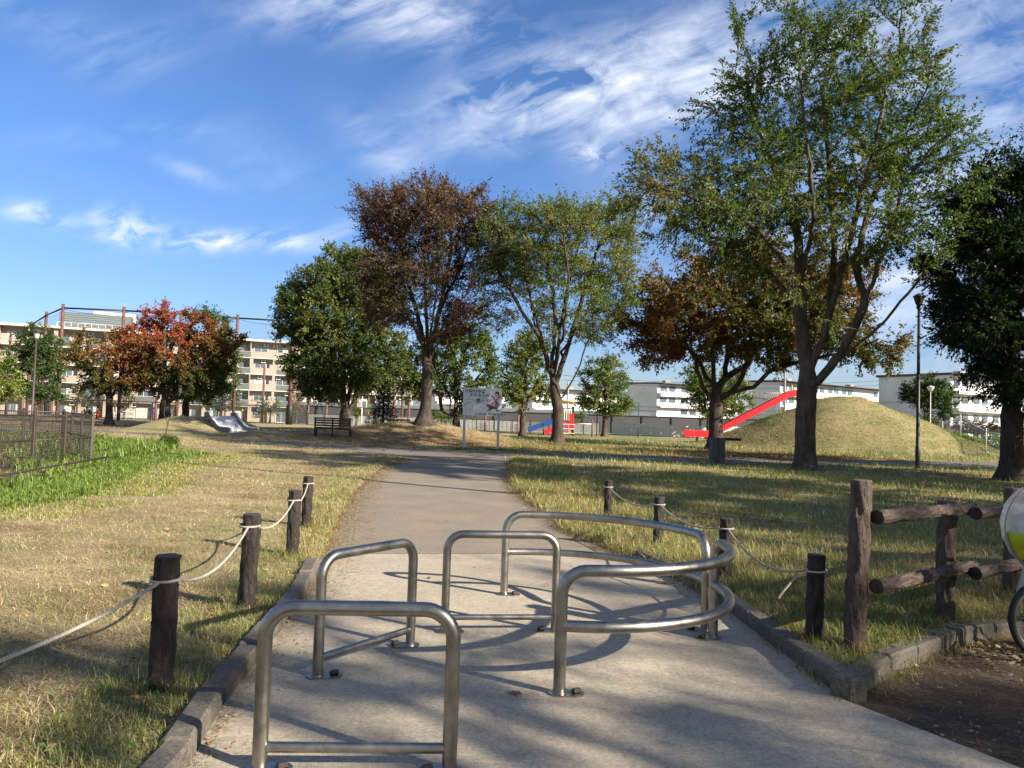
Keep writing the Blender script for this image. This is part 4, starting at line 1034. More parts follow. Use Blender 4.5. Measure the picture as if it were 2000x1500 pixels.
def el(cu, cv, ru, rv, n=20, wob=0, k=6): return [(cu+ru*(1+wob*math.cos(k*2*math.pi*i/n))*math.cos(2*math.pi*i/n), cv+rv*(1+wob*math.cos(k*2*math.pi*i/n))*math.sin(2*math.pi*i/n)) for i in range(n)]
stroke('speech_cloud', el(.50, .535, .18, .105, 56, .06, 14), m_ink, .0065, True)
stroke('thought_outline', el(.18, .56, .105, .06, 30), m_inkg, .004, True)
stroke('bowl_outline', el(.15, .33, .11, .13, 24), m_inkg, .005, True); stroke('bowl_lid', [(.03, .36), (.08, .43), (.17, .46), (.22, .43)], m_ink, .008)
stroke('base_outline', [(.07, .17), (.12, .23), (.2, .2), (.26, .16), (.21, .11), (.09, .1), (.07, .17)], m_inkg, .005)
flat('face', el(.865, .76, .045, .075, 16), m_inkf); flat('hair', [(.81, .80), (.83, .87), (.875, .895), (.92, .85), (.93, .75), (.905, .70), (.90, .78), (.86, .82), (.83, .79)], m_ink, yb-.0015)
flat('shirt', [(.84, .67), (.91, .67), (.90, .53), (.84, .53)], m_board, yb-.0005); flat('trousers', [(.82, .53), (.91, .53), (.93, .33), (.83, .33)], m_inkb, yb-.001)
flat('child_leg', [(.86, .33), (.90, .33), (.92, .22), (.88, .22)], m_inkf, yb-.001); flat('shoe', [(.86, .22), (.93, .22), (.96, .18), (.86, .18)], m_ink, yb-.001)
flat('dog_figure', [(.60, .38), (.63, .42), (.68, .43), (.71, .38), (.80, .36), (.88, .35), (.91, .38), (.90, .30), (.88, .22), (.91, .18), (.87, .18), (.84, .25), (.74, .24), (.73, .18), (.69, .18), (.70, .25), (.68, .24), (.66, .17), (.62, .18), (.66, .25), (.665, .32), (.60, .345)], m_inkn, yb-.0015)
flat('dog_eye', el(.643, .392, .007, .01, 8), m_ink, yb-.004)
flat('red_bar', [(.715, .73), (.735, .765), (.965, .40), (.945, .37)], m_inkr, yb-.005); flat('red_bar', [(.955, .74), (.975, .71), (.72, .385), (.70, .41)], m_inkr, yb-.0075)

# ------------------------------------------------------------ lamps and poles
def lamp(label, px, Y, ytop, r0, col, head=True, hr=.26, wide=False, name='street_lamp', cat='lamp', zoff=0):
    b = ground_at(px, Y); H = A(px, ytop, Y).z-b[2]; root = empty(name, b, 0, label, cat)
    mb = MB(); mb.tube([(0, 0, -.2), (0, 0, .9), (0, 0, .95), (0, 0, H)], [r0, r0*.97, r0*.78, r0*.55], 12); mb.build('pole', col, root)
    MB().lathe((0, 0, 0), [(r0*1.9, 0), (r0*1.9, .03), (r0*1.2, .06)], 12).build('base_flange', col, root)
    if head:
        if wide:
            MB().lathe((0, 0, H), [(.06, 0), (hr*.55, .05), (hr, .36), (hr*1.05, .40), (hr*.3, .5), (.02, .52)], 18).build('lamp_head', m_lampw if not wide == 2 else m_dbrown, root)
        else:
            h_ = MB().lathe((0, 0, H), [(.05, 0), (.09, .02), (.13, .26), (.14, .28)], 14).build('diffuser', m_lampw, root)
            MB().lathe((0, 0, H+.27), [(.16, 0), (.30, .03), (.26, .07), (.1, .15), (.03, .17)], 16).build('lamp_cap', m_dbrown, root)
    return root
m_lampw = simple('lamp_diffuser', (.66, .66, .62), .4)
lamp('tall brown park lamp with a flat cap in front of the round green tree', 62, 34, 661, .07, m_dbrown)
lamp('tall black park lamp between the big zelkova and the dark evergreen', 1793, 31.5, 597, .095, m_black, wide=2, hr=.22)
lamp('slim grey lamp with pale cone head behind the grass mound', 1817, 72, 764, .07, m_signpost, wide=True, hr=.32)
lamp('plain rusty brown pole in front of the tree left of the white fence', 1166, 76, 731, .07, m_rust, head=False, name='metal_pole', cat='pole')
lamp('short thin black pole in front of the white railing', 1247, 75, 785, .045, m_black, head=False, name='metal_pole', cat='pole')
# utility pole outside the frame that throws the long straight shadow over the path
root = empty('utility_pole', (12.3, 9.0, 0), 0, 'concrete utility pole out of view to the right, shading the path with a thin line', 'pole')
MB().tube([(0, 0, -.3), (0, 0, 12.5)], [.13, .09], 14).build('shaft', m_concd, root)

# ------------------------------------------------------------ fences at the left
def panel(mb, a, b, z0, z1, off=0):
    pass
def fence_line(name, label, pts, h, post_r, post_mat, mesh_mat, spacing, rails=(1.,), rail_r=.025, zadd=0., cat='fence', group=None, square=True, base=None):
    p0 = Vector((*pts[0], 0)); root = empty(name, (p0.x, p0.y, 0), 0, label, cat, group)
    if base is not None: root.location.z = base
    for si, (a, b) in enumerate(zip(pts[:-1], pts[1:])):
        a, b = Vector((*a, 0)), Vector((*b, 0)); L_ = (b-a).length; ang = math.atan2(b.y-a.y, b.x-a.x); n = max(1, round(L_/spacing))
        za, zb = (gh(a.x, a.y), gh(b.x, b.y)) if base is None else (0, 0)
        mb = MB(); hh = h*rails[0] if False else h
        M = Matrix.Rotation(-math.atan2(zb-za, L_), 3, 'Y')
        vs = [(0, 0, .04), (L_, 0, zb-za+.04), (L_, 0, zb-za+h), (0, 0, h)]
        mb.add(vs, [(0, 1, 2, 3)]); o = mb.build('mesh_panel', mesh_mat, root); o.location = (a.x-p0.x, a.y-p0.y, za); o.rotation_euler = (0, 0, ang)
        for i in range(n+1 if si == len(pts)-2 else n):
            q = a.lerp(b, i/n)-p0; zq = za+(zb-za)*i/n
            m2 = MB()
            if square: m2.box((0, 0, (h+.05)/2), (post_r*2, post_r*2, h+.05+.1), ang, bev=post_r*.2)
            else: m2.tube([(0, 0, -.1), (0, 0, h+.03)], post_r, 8)
            po = m2.build('post', post_mat, root); po.location = (q.x, q.y, zq)
        for rz_ in rails:
            m3 = MB(); m3.tube([(a.x-p0.x, a.y-p0.y, za+h*rz_), (b.x-p0.x, b.y-p0.y, zb+h*rz_)], rail_r, 6); m3.build('rail', post_mat, root)
    return root
F1 = [G(-190, 935), G(62, 915), G(177, 903), G(120, 887), G(-120, 883)]
fence_line('garden_fence', 'low black mesh fence enclosure in the tall grass at the left', F1, 1.27, .036, m_dbrown, m_netfine, 1.25, rails=(1., .52, .06), rail_r=.022)
# low pipe rail in front of it
root = empty('pipe_rail', (*G(60, 925), 0), 0, 'low brown pipe rail running through the tall grass below the black mesh enclosure', 'railing')
o0 = Vector((*G(60, 925), 0)); pts = [Vector((*G(-260, 985, .32), .32)), Vector((*G(0, 929, .32), .32)), Vector((*G(100, 911, .32), .32)), Vector((*G(208, 893, .32), .32))]
MB().tube([p-o0 for p in pts], .024, 8).build('pipe', m_dbrown, root)
for p in (pts[1].lerp(pts[2], .2), pts[2].lerp(pts[3], .25), pts[0].lerp(pts[1], .5), pts[3]):
    MB().tube([(p.x-o0.x, p.y-o0.y, -.1), (p.x-o0.x, p.y-o0.y, .3)], .025, 6).build('support', m_dbrown, root)

# far black chain link fence
fence_line('chainlink_fence', 'long black chain link fence behind the left lawn and the cherry trees', [(A(-60, 800, 80).x, 84), (A(180, 800, 87).x, 87), (A(430, 800, 87).x, 87), (A(600, 800, 86).x, 86)], 1.95, .05, m_black, m_chain, 4.1, rails=(1., .05), rail_r=.035)
fence_line('mesh_fence', 'grey mesh fence running behind the ridge and the dog sign', [(A(600, 800, 86).x+.15, 86), (A(830, 800, 84).x, 84), (A(1110, 800, 80).x, 80), (A(1172, 800, 80).x, 80)], 1.25, .035, m_dbrown, m_chaing, 2., rails=(1., .05), rail_r=.025)
# pale sheet fence behind the ridge
root = empty('panel_fence', (A(690, 820, 90).x, 90, 0), 0, 'low pale panel fence behind the grey mesh, left of the dog sign', 'fence')
bx0 = root.location.x; L_ = A(1010, 820, 88).x-bx0
mb = MB()
for i in range(int(L_/.5)): mb.box((i*.5+.2, 0, .55), (.40, .05, 1.2))
mb.build('boards', m_concd, root); MB().box((L_/2, .06, .95), (L_, .05, .08)).build('rail', m_white, root)
# white railing centre right
WL = [(A(1196, 830, 84).x, 84), (A(1270, 830, 82.5).x, 82.5), (A(1338, 830, 82).x, 82), (A(1470, 830, 84).x, 84)]
fence_line('white_fence', 'white mesh railing in front of the dark wall and first white block', WL, 1.28, .055, m_white, m_whmesh, 2.1, rails=(1., .72, .06), rail_r=.03)
fence_line('mesh_fence', 'galvanised mesh fence at the foot of the mound on the right, vines behind it', [(A(1810, 850, 66).x, 66), (A(1876, 850, 58).x, 58), (A(1926, 850, 52.5).x, 52.5), (A(1978, 850, 49).x, 49), (A(2100, 850, 44).x, 44)], 1.55, .04, m_white, m_chaing, 4., rails=(.88, .05), rail_r=.028, square=False)
# vines behind that fence
def bush(name, label, cat, px, Y, blobs, n, leaf, cols, seed, kind=None, group=None):
    b = ground_at(px, Y); r = np.random.default_rng(seed); C = []
    for q in blobs:
        p = pb(*q, Y); k = int(n*q[2]*q[3]/sum(z[2]*z[3] for z in blobs)); d = r.normal(size=(k, 3)); d /= np.linalg.norm(d, axis=1)[:, None]
        C.append(np.array(p[:3])+d*r.uniform(.35, 1, (k, 1))**.5*np.array(p[3:6]))
    C = np.vstack(C); C[:, 2] = np.maximum(C[:, 2], gz(C[:, 0], C[:, 1])+.03); C -= np.array(b)
    Ax = r.normal(size=C.shape); Ax /= np.linalg.norm(Ax, axis=1)[:, None]; Nn = r.normal(size=C.shape)+[0, -.3, .7]; Nn -= Ax*(Nn*Ax).sum(1)[:, None]; Nn /= np.linalg.norm(Nn, axis=1)[:, None]
    sz = r.uniform(.6, 1.3, len(C)); cc = colmix(cols, 1.2, seed)(C, r)
    V, F, cc = leaves_mesh(C, Ax, Nn, leaf[0]*sz, leaf[1]*sz, np.clip(cc, .01, 1))
    o = np_mesh(name, V, F, m_leaf, cc); o.location = b; return tag(o, label, cat, group, kind)
bush('vine', 'bright green vines climbing behind the right mesh fence', 'vine', 1930, 56, [(1900, 868, 30, 14), (1945, 866, 30, 18), (1975, 866, 22, 14)], 2600, (.16, .13), [GR['green'], GR['lt'], (.2, .26, .06)], 91)

# ------------------------------------------------------------ sports net on rusty poles
def netY(x): return 83 if x is None else x
NP = [(12, 113), (50, 97), (80, 84.5), (112, 78)]
m_net2 = m_net
right = [(112+60*2*i, 78+i*.55) for i in range(0, 5)]
PN = [(12, 113), (52, 96), (80, 85)]+[(112, 78), (232, 78.6), (345, 80), (456, 82), (566, 83.5)]
HN = 11.3
root = empty('ball_net', (A(112, 800, 78).x, 78, 0), 0, 'tall sports net hung between rusty poles in front of the apartment block', 'net')
o0 = root.location.copy(); NPW = [(A(px, 800, Yq).x, Yq) for px, Yq in PN]
for (xw, yw), (px, Yq) in zip(NPW, PN):
    big_ = px == 566
    m2 = MB(); m2.tube([(xw-o0.x, yw-o0.y, -.7), (xw-o0.x, yw-o0.y, HN+.4)], [.25 if big_ else .17, .2 if big_ else .15], 12); m2.build('pole', m_rust, root)
for (a, b) in zip(NPW[:-1], NPW[1:]):
    MB().tube([(a[0]-o0.x, a[1]-o0.y, HN), (b[0]-o0.x, b[1]-o0.y, HN)], .09, 8).build('top_pipe', m_black, root)
    MB().tube(sag((a[0]-o0.x, a[1]-o0.y, HN-.1), (b[0]-o0.x, b[1]-o0.y, HN-.1), .35), .02, 4).build('cable', m_black, root)
    L_ = math.dist(a, b); o = MB().add([(0, 0, 1.5), (L_, 0, 1.5), (L_, 0, HN-.3), (L_*.75, 0, HN-.42), (L_*.5, 0, HN-.48), (L_*.25, 0, HN-.42), (0, 0, HN-.3)], [(0, 1, 2, 3, 4, 5, 6)]).build('netting', m_net2, root)
    o.location = (a[0]-o0.x, a[1]-o0.y, 0); o.rotation_euler = (0, 0, math.atan2(b[1]-a[1], b[0]-a[0]))
MB().lathe((NPW[-1][0]-o0.x, NPW[-1][1]-o0.y, -.1), [(.34, 0), (.32, 2.1), (.30, 2.15)], 14).build('pole_sleeve', m_black, root)
# shorter rusty poles of the second net
for i, (px, Yq, yt, lb) in enumerate([(512, 92, 718, 'rusty pole right of the concrete slide with guy wires'), (601, 92, 775, 'short rusty pole left of the black bench'), (637, 92, 776, 'rusty pole just over the black bench'), (718, 88, 775, 'rusty pole beside the small noticeboard'),
        (768, 88, 740, 'rusty pole right of the small conifer'), (785, 88, 735, 'taller rusty pole right of the small conifer'), (798, 88, 760, 'rusty pole left of the grey ridge trunk'), (892, 86, 800, 'rusty post seen below the sign board'), (948, 86, 806, 'rusty post behind the right half of the sign'), (1012, 84, 806, 'rusty post left of the ginkgo trunk'),
        (190, 80, 752, 'rusty pole behind the small cherry'), (99, 80, 771, 'rusty post under the round green tree'), (42, 80, 770, 'rusty post left of the brown lamp'), (303, 84, 775, 'rusty pole between both cherry trunks')]):
    b = ground_at(px, Yq); H = A(px, yt, Yq).z-b[2]
    o = MB().tube([(0, 0, -.8), (0, 0, H)], [.16, .13], 10); o.lathe((0, 0, H), [(.14, 0), (.13, .05), (.02, .09)], 10); o = o.build('net_pole', m_rust, None, label=lb, cat='pole', group='lower rusty net poles'); o.location = b

# ------------------------------------------------------------ apartment blocks
def frame_root(name, label, A0, A1, z0, cat='building', group=None):
    """local x along the facade, local -y outward"""
    ang = math.atan2(A1[1]-A0[1], A1[0]-A0[0]); root = empty(name, (A0[0], A0[1], z0), ang, label, cat, group); return root, math.dist(A0, A1)
def beige_block(label, A0, A1, z0, floors, sh, depth, seed, nbay, extra=True, group=None, name='apartment_block'):
    root, L_ = frame_root(name, label, A0, A1, z0, group=group); r = random.Random(seed); H = floors*sh
    MB().box((L_/2, depth/2, H/2), (L_, depth, H)).build('wall', m_wall, root)
    mb = MB(); mb.box((L_/2, depth/2-.4, H+.14), (L_+.6, depth+3.2, .26)); mb.box((L_/2, depth/2, H+.4), (L_-.2, depth-.4, .3)); mb.build('roof', m_cream, root)
    sl_ = MB(); par = MB(); fin = MB(); glr = MB(); bw_ = L_/nbay; nwin = 0
    for f in range(floors):
        z = f*sh
        if f: sl_.box((L_/2, -.75, z-.06), (L_, 1.5, .16))
        for k in range(nbay):
            x0 = k*bw_; typ = (k+(f >= floors-1)*(k % 3 == 1)) % 2
            if f:
                if typ == 0: par.box((x0+bw_/2, -1.44, z+.56), (bw_-.004, .12, 1.08))
                else:
                    par.box((x0+bw_*.1, -1.44, z+.56), (bw_*.2-.004, .12, 1.08)); glr.box((x0+bw_*.6, -1.44, z+.5), (bw_*.8-.01, .03, .9)); sl_.box((x0+bw_*.6, -1.44, z+1.02), (bw_*.8-.01, .06, .05))
            if k % 2 == 0: fin.box((x0, -.72, z+sh/2-.02), (.16, 1.36, sh-.2))
            if typ == 1 or r.random() < .3: fin.box((x0+bw_*.08, -1.3, z+sh/2+.03), (bw_*.12, .12, sh-.24))
            if nwin < 96:
                wdt = bw_*r.choice([.42, .5, .6]); xc = x0+bw_*(.55 if typ else .5); hz = 1.9 if typ else 1.15; zc = z+(1.02 if typ else 1.45)
                fo = MB(); fo.box((xc, -.05, zc), (wdt+.16, .1, hz+.14)); fo = fo.build('window', m_white if r.random() < .7 else m_dbrown, root); nwin += 1
                MB().box((xc-wdt*.25, -.115, zc), (wdt*.46, .03, hz-.05)).build('pane', m_glassl if r.random() < .4 else m_glass, fo); MB().box((xc+wdt*.25, -.115, zc), (wdt*.46, .03, hz-.05)).build('pane', m_glassl if r.random() < .3 else m_glass, fo)
            if r.random() < .6:
                ac = MB(); ax_ = x0+bw_*r.uniform(.12, .88); ac.box((ax_, -.35, z+sh-.55), (.8, .34, .55)); ac = ac.build('air_conditioner', m_white, root); mb2 = MB(); mb2.tube([(ax_, -.535, z+sh-.55), (ax_, -.55, z+sh-.55)], .2, 12); mb2.build('fan_grille', m_dark, ac)
            if typ and f:
                for q in range(r.randint(0, 2)):
                    pass
    sl_.build('balcony_slab', m_cream, root); par.build('parapet', m_wall, root); fin.build('partition', m_wall, root); glr.build('glass_rail', m_glr, root)
    return root, L_, H
A0 = (A(-120, 785, 119).x, 119); A1 = (A(650, 800, 143.5).x, 143.5)
rt, L_, H_ = beige_block('long five storey beige apartment block with balconies at the left', A0, A1, -.7, 5, 2.87, 11, 5, 16)
ux = lambda px, Yq: math.dist(A0, (A(px, 780, Yq).x, Yq))
xa, xb = ux(118, 128)-1, ux(250, 131)
mb = MB(); mb.box(((xa+xb)/2, 5, H_+1.95), (xb-xa, 6, 2.3)); 
for i in range(7): mb.box(((xa+xb)/2, 1.95, H_+1.1+i*.33), (xb-xa, .08, .06))
mb.build('plant_screen', m_bluegrey, rt)
MB().box((xb-3, 7.5, H_+2.3), (6.5, 4, 3.4)).build('stair_house', m_cream, rt)
mb = MB()
for i in range(24): mb.box((xa+i*1.0, 0., H_+.9), (.06, .06, .7))
mb.box((xa+11.5, 0, H_+1.25), (23, .06, .06)); mb.build('roof_railing', m_white, rt)
mb = MB(); mb.tube([(xb+4, 4, H_), (xb+4, 4, H_+6)], .04, 4); mb.tube([(xb-1.5, 4, H_), (xb-1.5, 4, H_+5.6)], .03, 4); mb.box((xb-1.5, 4, H_+5.5), (1.6, .04, .04)); mb.box((xb-1.2, 4, H_+5.2), (1.1, .04, .04)); mb.build('aerial', m_concd, rt)
B0 = (A(655, 800, 141).x, 141); B1 = (A(830, 800, 150).x, 150)
beige_block('lower beige wing seen between the black bench and the grey ridge trunk', B0, B1, -.7, 3, 2.9, 9, 9, 5)
# low roofs / cycle sheds in front of the block
root = empty('covered_walkway', (A(-40, 800, 108).x, 108, -.5), .18, 'low brown roofed walkway along the foot of the apartment block', 'shelter')
MB().box((18, 0, 2.65), (42, 3, .22)).build('roof', m_roofd, root)
for i in range(9): MB().box((i*5-2, -1.2, 1.25), (.18, .18, 2.6)).build('post', m_rust, root)

def white_block(label, px_c, Yc, px_l, Yl, px_r, Yr, floors, sh, ztop, seed, group):
    """corner at px_c; gable runs to px_l, balcony front to px_r"""
    C0 = (A(px_c, 790, Yc).x, Yc); Lf = (A(px_l, 790, Yl).x, Yl); Rt = (A(px_r, 790, Yr).x, Yr); H = floors*sh; z0 = ztop-H
    root, L_ = frame_root('white_apartment_block', label, C0, Rt, z0, group=group); ang = root.rotation_euler.z; r = random.Random(seed)
    def loc(p): dx, dy = p[0]-C0[0], p[1]-C0[1]; return (dx*math.cos(ang)+dy*math.sin(ang), -dx*math.sin(ang)+dy*math.cos(ang))
    g = loc(Lf); e = (L_, 0)
    poly = [(0, 0), e, (e[0]+g[0], e[1]+g[1]), g]
    MB().prism(poly, 0, H).build('wall', m_whitewall, root)
    c0 = sum(p[0] for p in poly)/4, sum(p[1] for p in poly)/4
    MB().prism([(c0[0]+(p[0]-c0[0])*1.012+(0 if p[1] > .1 else 0), c0[1]+(p[1]-c0[1])*1.06) for p in poly], H+.004, H+.4).build('roof', m_roofd, root)
    sl_ = MB(); nb = max(4, int(L_/5.5)); bw_ = L_/nb; nw = 0
    for f in range(1, floors):
        z = f*sh; sl_.box((L_/2, -1.25, z+.42), (L_-.3, .12, 1.25)); sl_.box((L_/2, -.65, z-.12), (L_-.3, 1.3, .14))
    sl_.build('balcony', m_whitewall, root)
    dk = MB(); dk.box((L_/2, -1.0, H+.2), (L_+.1, 2.0, .16)); dk.build('eave', m_roofd, root)
    for f in range(floors):
        for k in range(nb):
            for h_ in (0.3, .72):
                if nw > 92 or r.random() < .12: continue
                nw += 1; xc = (k+h_)*bw_; zc = f*sh+1.5
                w_ = MB().box((xc, -.04, zc), (bw_*.3, .08, 1.5)).build('window', m_dbrown, root); MB().box((xc, -.095, zc), (bw_*.27, .03, 1.35)).build('pane', m_glass, w_)
                if f and r.random() < .5:
                    MB().box((xc+r.uniform(-.6, .6), -1.36, f*sh+r.uniform(1.0, 1.2)), (r.uniform(.5, 1.2), .06, r.uniform(.3, .6))).build('hanging_laundry', r.choice([m_wcloth, m_bluegrey, m_pink]), root)
    an = MB()
    for q in (.12, .4, .75): an.tube([(L_*q, 2, H), (L_*q, 2, H+1.8)], .05, 4); an.box((L_*q, 2, H+1.7), (2.6, .05, .05)); an.box((L_*q, 2, H+1.3), (1.5, .05, .05)); an.box((L_*q+2, 3, H+.7), (1.6, 1.4, .8))
    an.build('roof_aerial', m_concd, root); return root
gw = 'white four storey apartment blocks beyond the railway'
white_block('white apartment block left of the red slide, half hidden by the tree behind the cherry', 1283, 188, 1226, 193, 1440, 200, 4, 2.8, 10.9, 1, gw)
white_block('white apartment block behind the top of the red slide', 1523, 163, 1462, 168, 1717, 188, 4, 2.8, 10.9, 2, gw)
white_block('largest white apartment block beyond the mound at the right', 1856, 127, 1716, 139, 2130, 150, 4, 2.9, 10.9, 3, gw)
white_block('white apartment block glimpsed behind the play tower', 1040, 200, 1000, 205, 1215, 214, 4, 2.7, 9.2, 4, gw)
white_block('pale apartment block glimpsed left of the dog sign tree', 850, 205, 810, 210, 985, 214, 4, 2.7, 7.5, 6, gw)
# dark railway wall
root = empty('noise_wall', (A(560, 815, 104).x, 104, -.7), 0, 'long dark grey noise barrier wall behind the fences', 'wall'); L_ = A(1700, 830, 108).x-root.location.x
MB().box((L_/2, 0, 1.45), (L_, .2, 3.0)).build('panels', simple('noise_panel', (.055, .055, .06), .7, var=.2, nscale=.4), root)
mb = MB()
for i in range(int(L_/4)): mb.box((i*4., -.16, 1.5), (.14, .1, 3.05))
mb.box((L_/2, -.14, 3.0), (L_, .1, .1)); mb.build('frame', m_black, root)
MB().box((L_*.3, .6, 3.25), (L_*.62, .1, .5)).build('upper_rail', m_bluegrey, root)
# railway catenary and wires
def lattice(label, px, Yq, ytop, w_, span):
    b = ground_at(px, Yq); H = A(px, ytop, Yq).z-b[2]; root = empty('catenary_mast', b, 0, label, 'mast')
    mb = MB()
    for x_ in (-w_, w_): mb.tube([(x_, 0, -.5), (x_, 0, H)], .05, 5)
    n = int(H/.9)
    for i in range(n): mb.tube([(-w_, 0, H*i/n), (w_, 0, H*(i+1)/n)], .03, 4)
    mb.build('mast', m_concd, root); mb = MB(); zz = H-.4; x1 = span; n = 14
    for z_ in (zz, zz-.9): mb.tube([(0, 0, z_), (x1, 0, z_)], .05, 5)
    for i in range(n): mb.tube([(x1*i/n, 0, zz if i % 2 else zz-.9), (x1*(i+1)/n, 0, zz-.9 if i % 2 else zz)], .035, 4)
    mb.build('beam', m_concd, root)
lattice('lattice steel railway mast with beam left of the red slide top', 1462, 118, 760, .35, 5.6)
lattice('lattice steel railway mast behind the slide foot', 1520, 112, 764, .25, -2.2)
def upole(label, px, Yq, ytop):
    b = ground_at(px, Yq); H = A(px, ytop, Yq).z-b[2]; root = empty('utility_pole', b, 0, label, 'pole')
    MB().tube([(0, 0, -.5), (0, 0, H)], [.2, .13], 10).build('shaft', m_concd, root); mb = MB(); mb.box((0, 0, H-.5), (2.0, .1, .12)); mb.box((0, 0, H-1.3), (1.6, .1, .12)); mb.build('crossarm', m_concd, root)
upole('utility pole rising above the red slide, left of the big zelkova trunk', 1532, 120, 716); upole('thin utility pole left of the first pale block', 1108, 125, 745)
for i, (y0, y1, x0, x1, Yw) in enumerate([(800, 812, 1000, 1800, 112), (806, 818, 1000, 1800, 112), (786, 798, 1100, 2050, 114), (778, 770, 1480, 2050, 116), (793, 808, 1100, 2050, 114), (813, 822, 1100, 1950, 110), (742, 752, 1100, 1720, 122), (733, 744, 1100, 1720, 122), (797, 824, 1200, 2050, 116), (764, 782, 1300, 2050, 118)]):
    a, b = A(x0, y0, Yw), A(x1, y1, Yw+2)
    MB().tube(sag(a, b, .9, 16), .028, 4).build('overhead_wire', m_black, None, label='thin black overhead railway wire in front of the white blocks', cat='wire', group='overhead wires')

# ------------------------------------------------------------ slides and playground
# red slide down the mound
root = empty('red_slide', (14.5, 61, 0), 0, 'long bright red slide running down the grass mound', 'slide')
a = [A(1336, 845, 61), A(1384, 844, 61), A(1398, 839, 61), A(1470, 815, 61), A(1540, 778, 61), A(1562, 771, 61)]
prof = [(p.x-14.5, p.z) for p in a]; prof = [(prof[0][0], .62), (prof[1][0]-.2, .60), (prof[1][0]+.5, .78)]+[(prof[1][0]+.5+(prof[-2][0]-prof[1][0]-.5)*t, .78+(3.98-.78)*t) for t in (.25, .5, .75, 1.)]+[(prof[-1][0], 4.12)]
def chute(root, prof, w_, side_h, th, mb_side, mb_bed, dirv=(1, 0)):
    bed = MB(); 
    for s, nm in ((0, 'bed'), (-1, 's'), (1, 's')):
        mb = MB() if s else bed
        y0, y1 = (-w_/2, w_/2) if s == 0 else ((-w_/2-th, -w_/2-.001) if s < 0 else (w_/2+.001, w_/2+th))
        hb, ht = (-.05, .0) if s == 0 else (-.1, side_h)
        vs = []
        for (x_, z_) in prof: vs += [(x_, y0, z_+hb), (x_, y1, z_+hb), (x_, y1, z_+ht), (x_, y0, z_+ht)]
        fs = []
        for i in range(len(prof)-1):
            for k in range(4): fs.append((i*4+k, i*4+(k+1) % 4, (i+1)*4+(k+1) % 4, (i+1)*4+k))
        fs += [(3, 2, 1, 0), tuple(len(vs)-4+k for k in range(4))]
        mb.add(vs, fs)
        if s: mb.build('side_wall', mb_side, root)
    bed.build('chute', mb_bed, root)
chute(root, prof, .6, .42, .06, m_red, m_red)
for xq in (.3, 1.7): MB().box((xq, 0, .32), (.1, .5, .66)).build('support', m_dbrown, root)
# start platform rails at the mound top
MB().tube([(prof[-1][0]+.1, -.45, 3.9), (prof[-1][0]+.1, -.45, 5.1)], .05, 8).build('platform_post', m_yel, root); MB().tube([(prof[-1][0]-.5, .35, 3.9), (prof[-1][0]-.5, .35, 4.9)], .05, 8).build('platform_post', m_yel, root)
# concrete slide on the small bank
Ysl = 50.5; s_ = Ysl/1500
xl, xr = A(404, 800, Ysl).x, A(518, 835, Ysl).x
root = empty('concrete_slide', (xl+.95, Ysl, 0), rad(-50), 'wide pale concrete slide set into the little grass bank', 'slide')
L_ = 4.2
zt = A(425, 801, Ysl).z
pr = [(-.5, zt-.42), (.1, zt-.36), (.45, zt-.45), (.9, zt-.75), (1.6, .48), (2.1, .27), (2.6, .2), (L_, .18)]
m_slide = simple('pale_terrazzo_slide', (.62, .62, .59), .5, var=.08, nscale=3)
chute(root, pr, 1.6, .24, .12, m_slided, m_slide)
cap = MB()
for s in (-1, 1):
    y0, y1 = sorted((s*.797, s*.93)); vs = []
    for (x_, z_) in pr: vs += [(x_, y0, z_+.243), (x_, y1, z_+.243), (x_, y1, z_+.27), (x_, y0, z_+.27)]
    fs = [(i*4+k, i*4+(k+1) % 4, (i+1)*4+(k+1) % 4, (i+1)*4+k) for i in range(len(pr)-1) for k in range(4)]+[(3, 2, 1, 0), tuple(len(vs)-4+k for k in range(4))]
    cap.add(vs, fs)
cap.build('side_coping', m_slide, root)
# play tower
Yp = 72.; sp_ = Yp/1500; gx0 = A(1032, 844, Yp).x
root = empty('play_tower', (gx0, Yp, gh(gx0, Yp)), 0, 'red and blue play tower with yellow roof and two slides behind the airy tree', 'playground')
def X(px): return (A(px, 820, Yp).x-gx0)
def Zp(px, py): return A(px, py, Yp).z
tx0, tx1 = X(1084), X(1120)
for x_ in (tx0, tx1):
    for y_ in (0, 1.5): MB().tube([(x_, y_, -.1), (x_, y_, Zp(1100, 794))], .06, 8).build('post', m_black, root)
zd = Zp(1100, 826); MB().box(((tx0+tx1)/2, .75, zd), (tx1-tx0, 1.5, .1)).build('deck', m_red, root)
mb = MB()
for i in range(7): mb.box((tx0+.2+i*(tx1-tx0-.4)/6, -.03, zd+.75), (.09, .05, 1.1))
mb.build('bar_panel', m_cream, root); MB().box(((tx0+tx1)/2, -.03, zd+1.35), (tx1-tx0, .07, .1)).build('top_rail', m_dbrown, root)
n = 8; vs = []; rz0 = Zp(1100, 793)
for i in range(n+1):
    a_ = math.pi*i/n; x_ = (tx0+tx1)/2-(tx1-tx0)*.62*math.cos(a_); z_ = rz0+.45*math.sin(a_); vs += [(x_, -.2, z_), (x_, 1.7, z_), (x_, 1.7, z_+.08), (x_, -.2, z_+.08)]
MB().add(vs, [(i*4+k, i*4+(k+1) % 4, (i+1)*4+(k+1) % 4, (i+1)*4+k) for i in range(n) for k in range(4)]+[(3, 2, 1, 0), tuple(len(vs)-4+k for k in range(4))]).build('roof', m_yel, root)
MB().box((tx1-.18, -.05, zd+.1), (.42, .06, 1.5)).build('side_panel', m_red, root); MB().box(((tx0+tx1)/2+.3, -.05, zd/2), (.16, .06, zd*.8)).build('lower_panel', m_red, root)
for i in range(3): MB().box(((tx0+tx1)/2+.2, -.6, .25+i*.42), (tx1-tx0-.2, .25, .06)).build('step', m_cream, root)
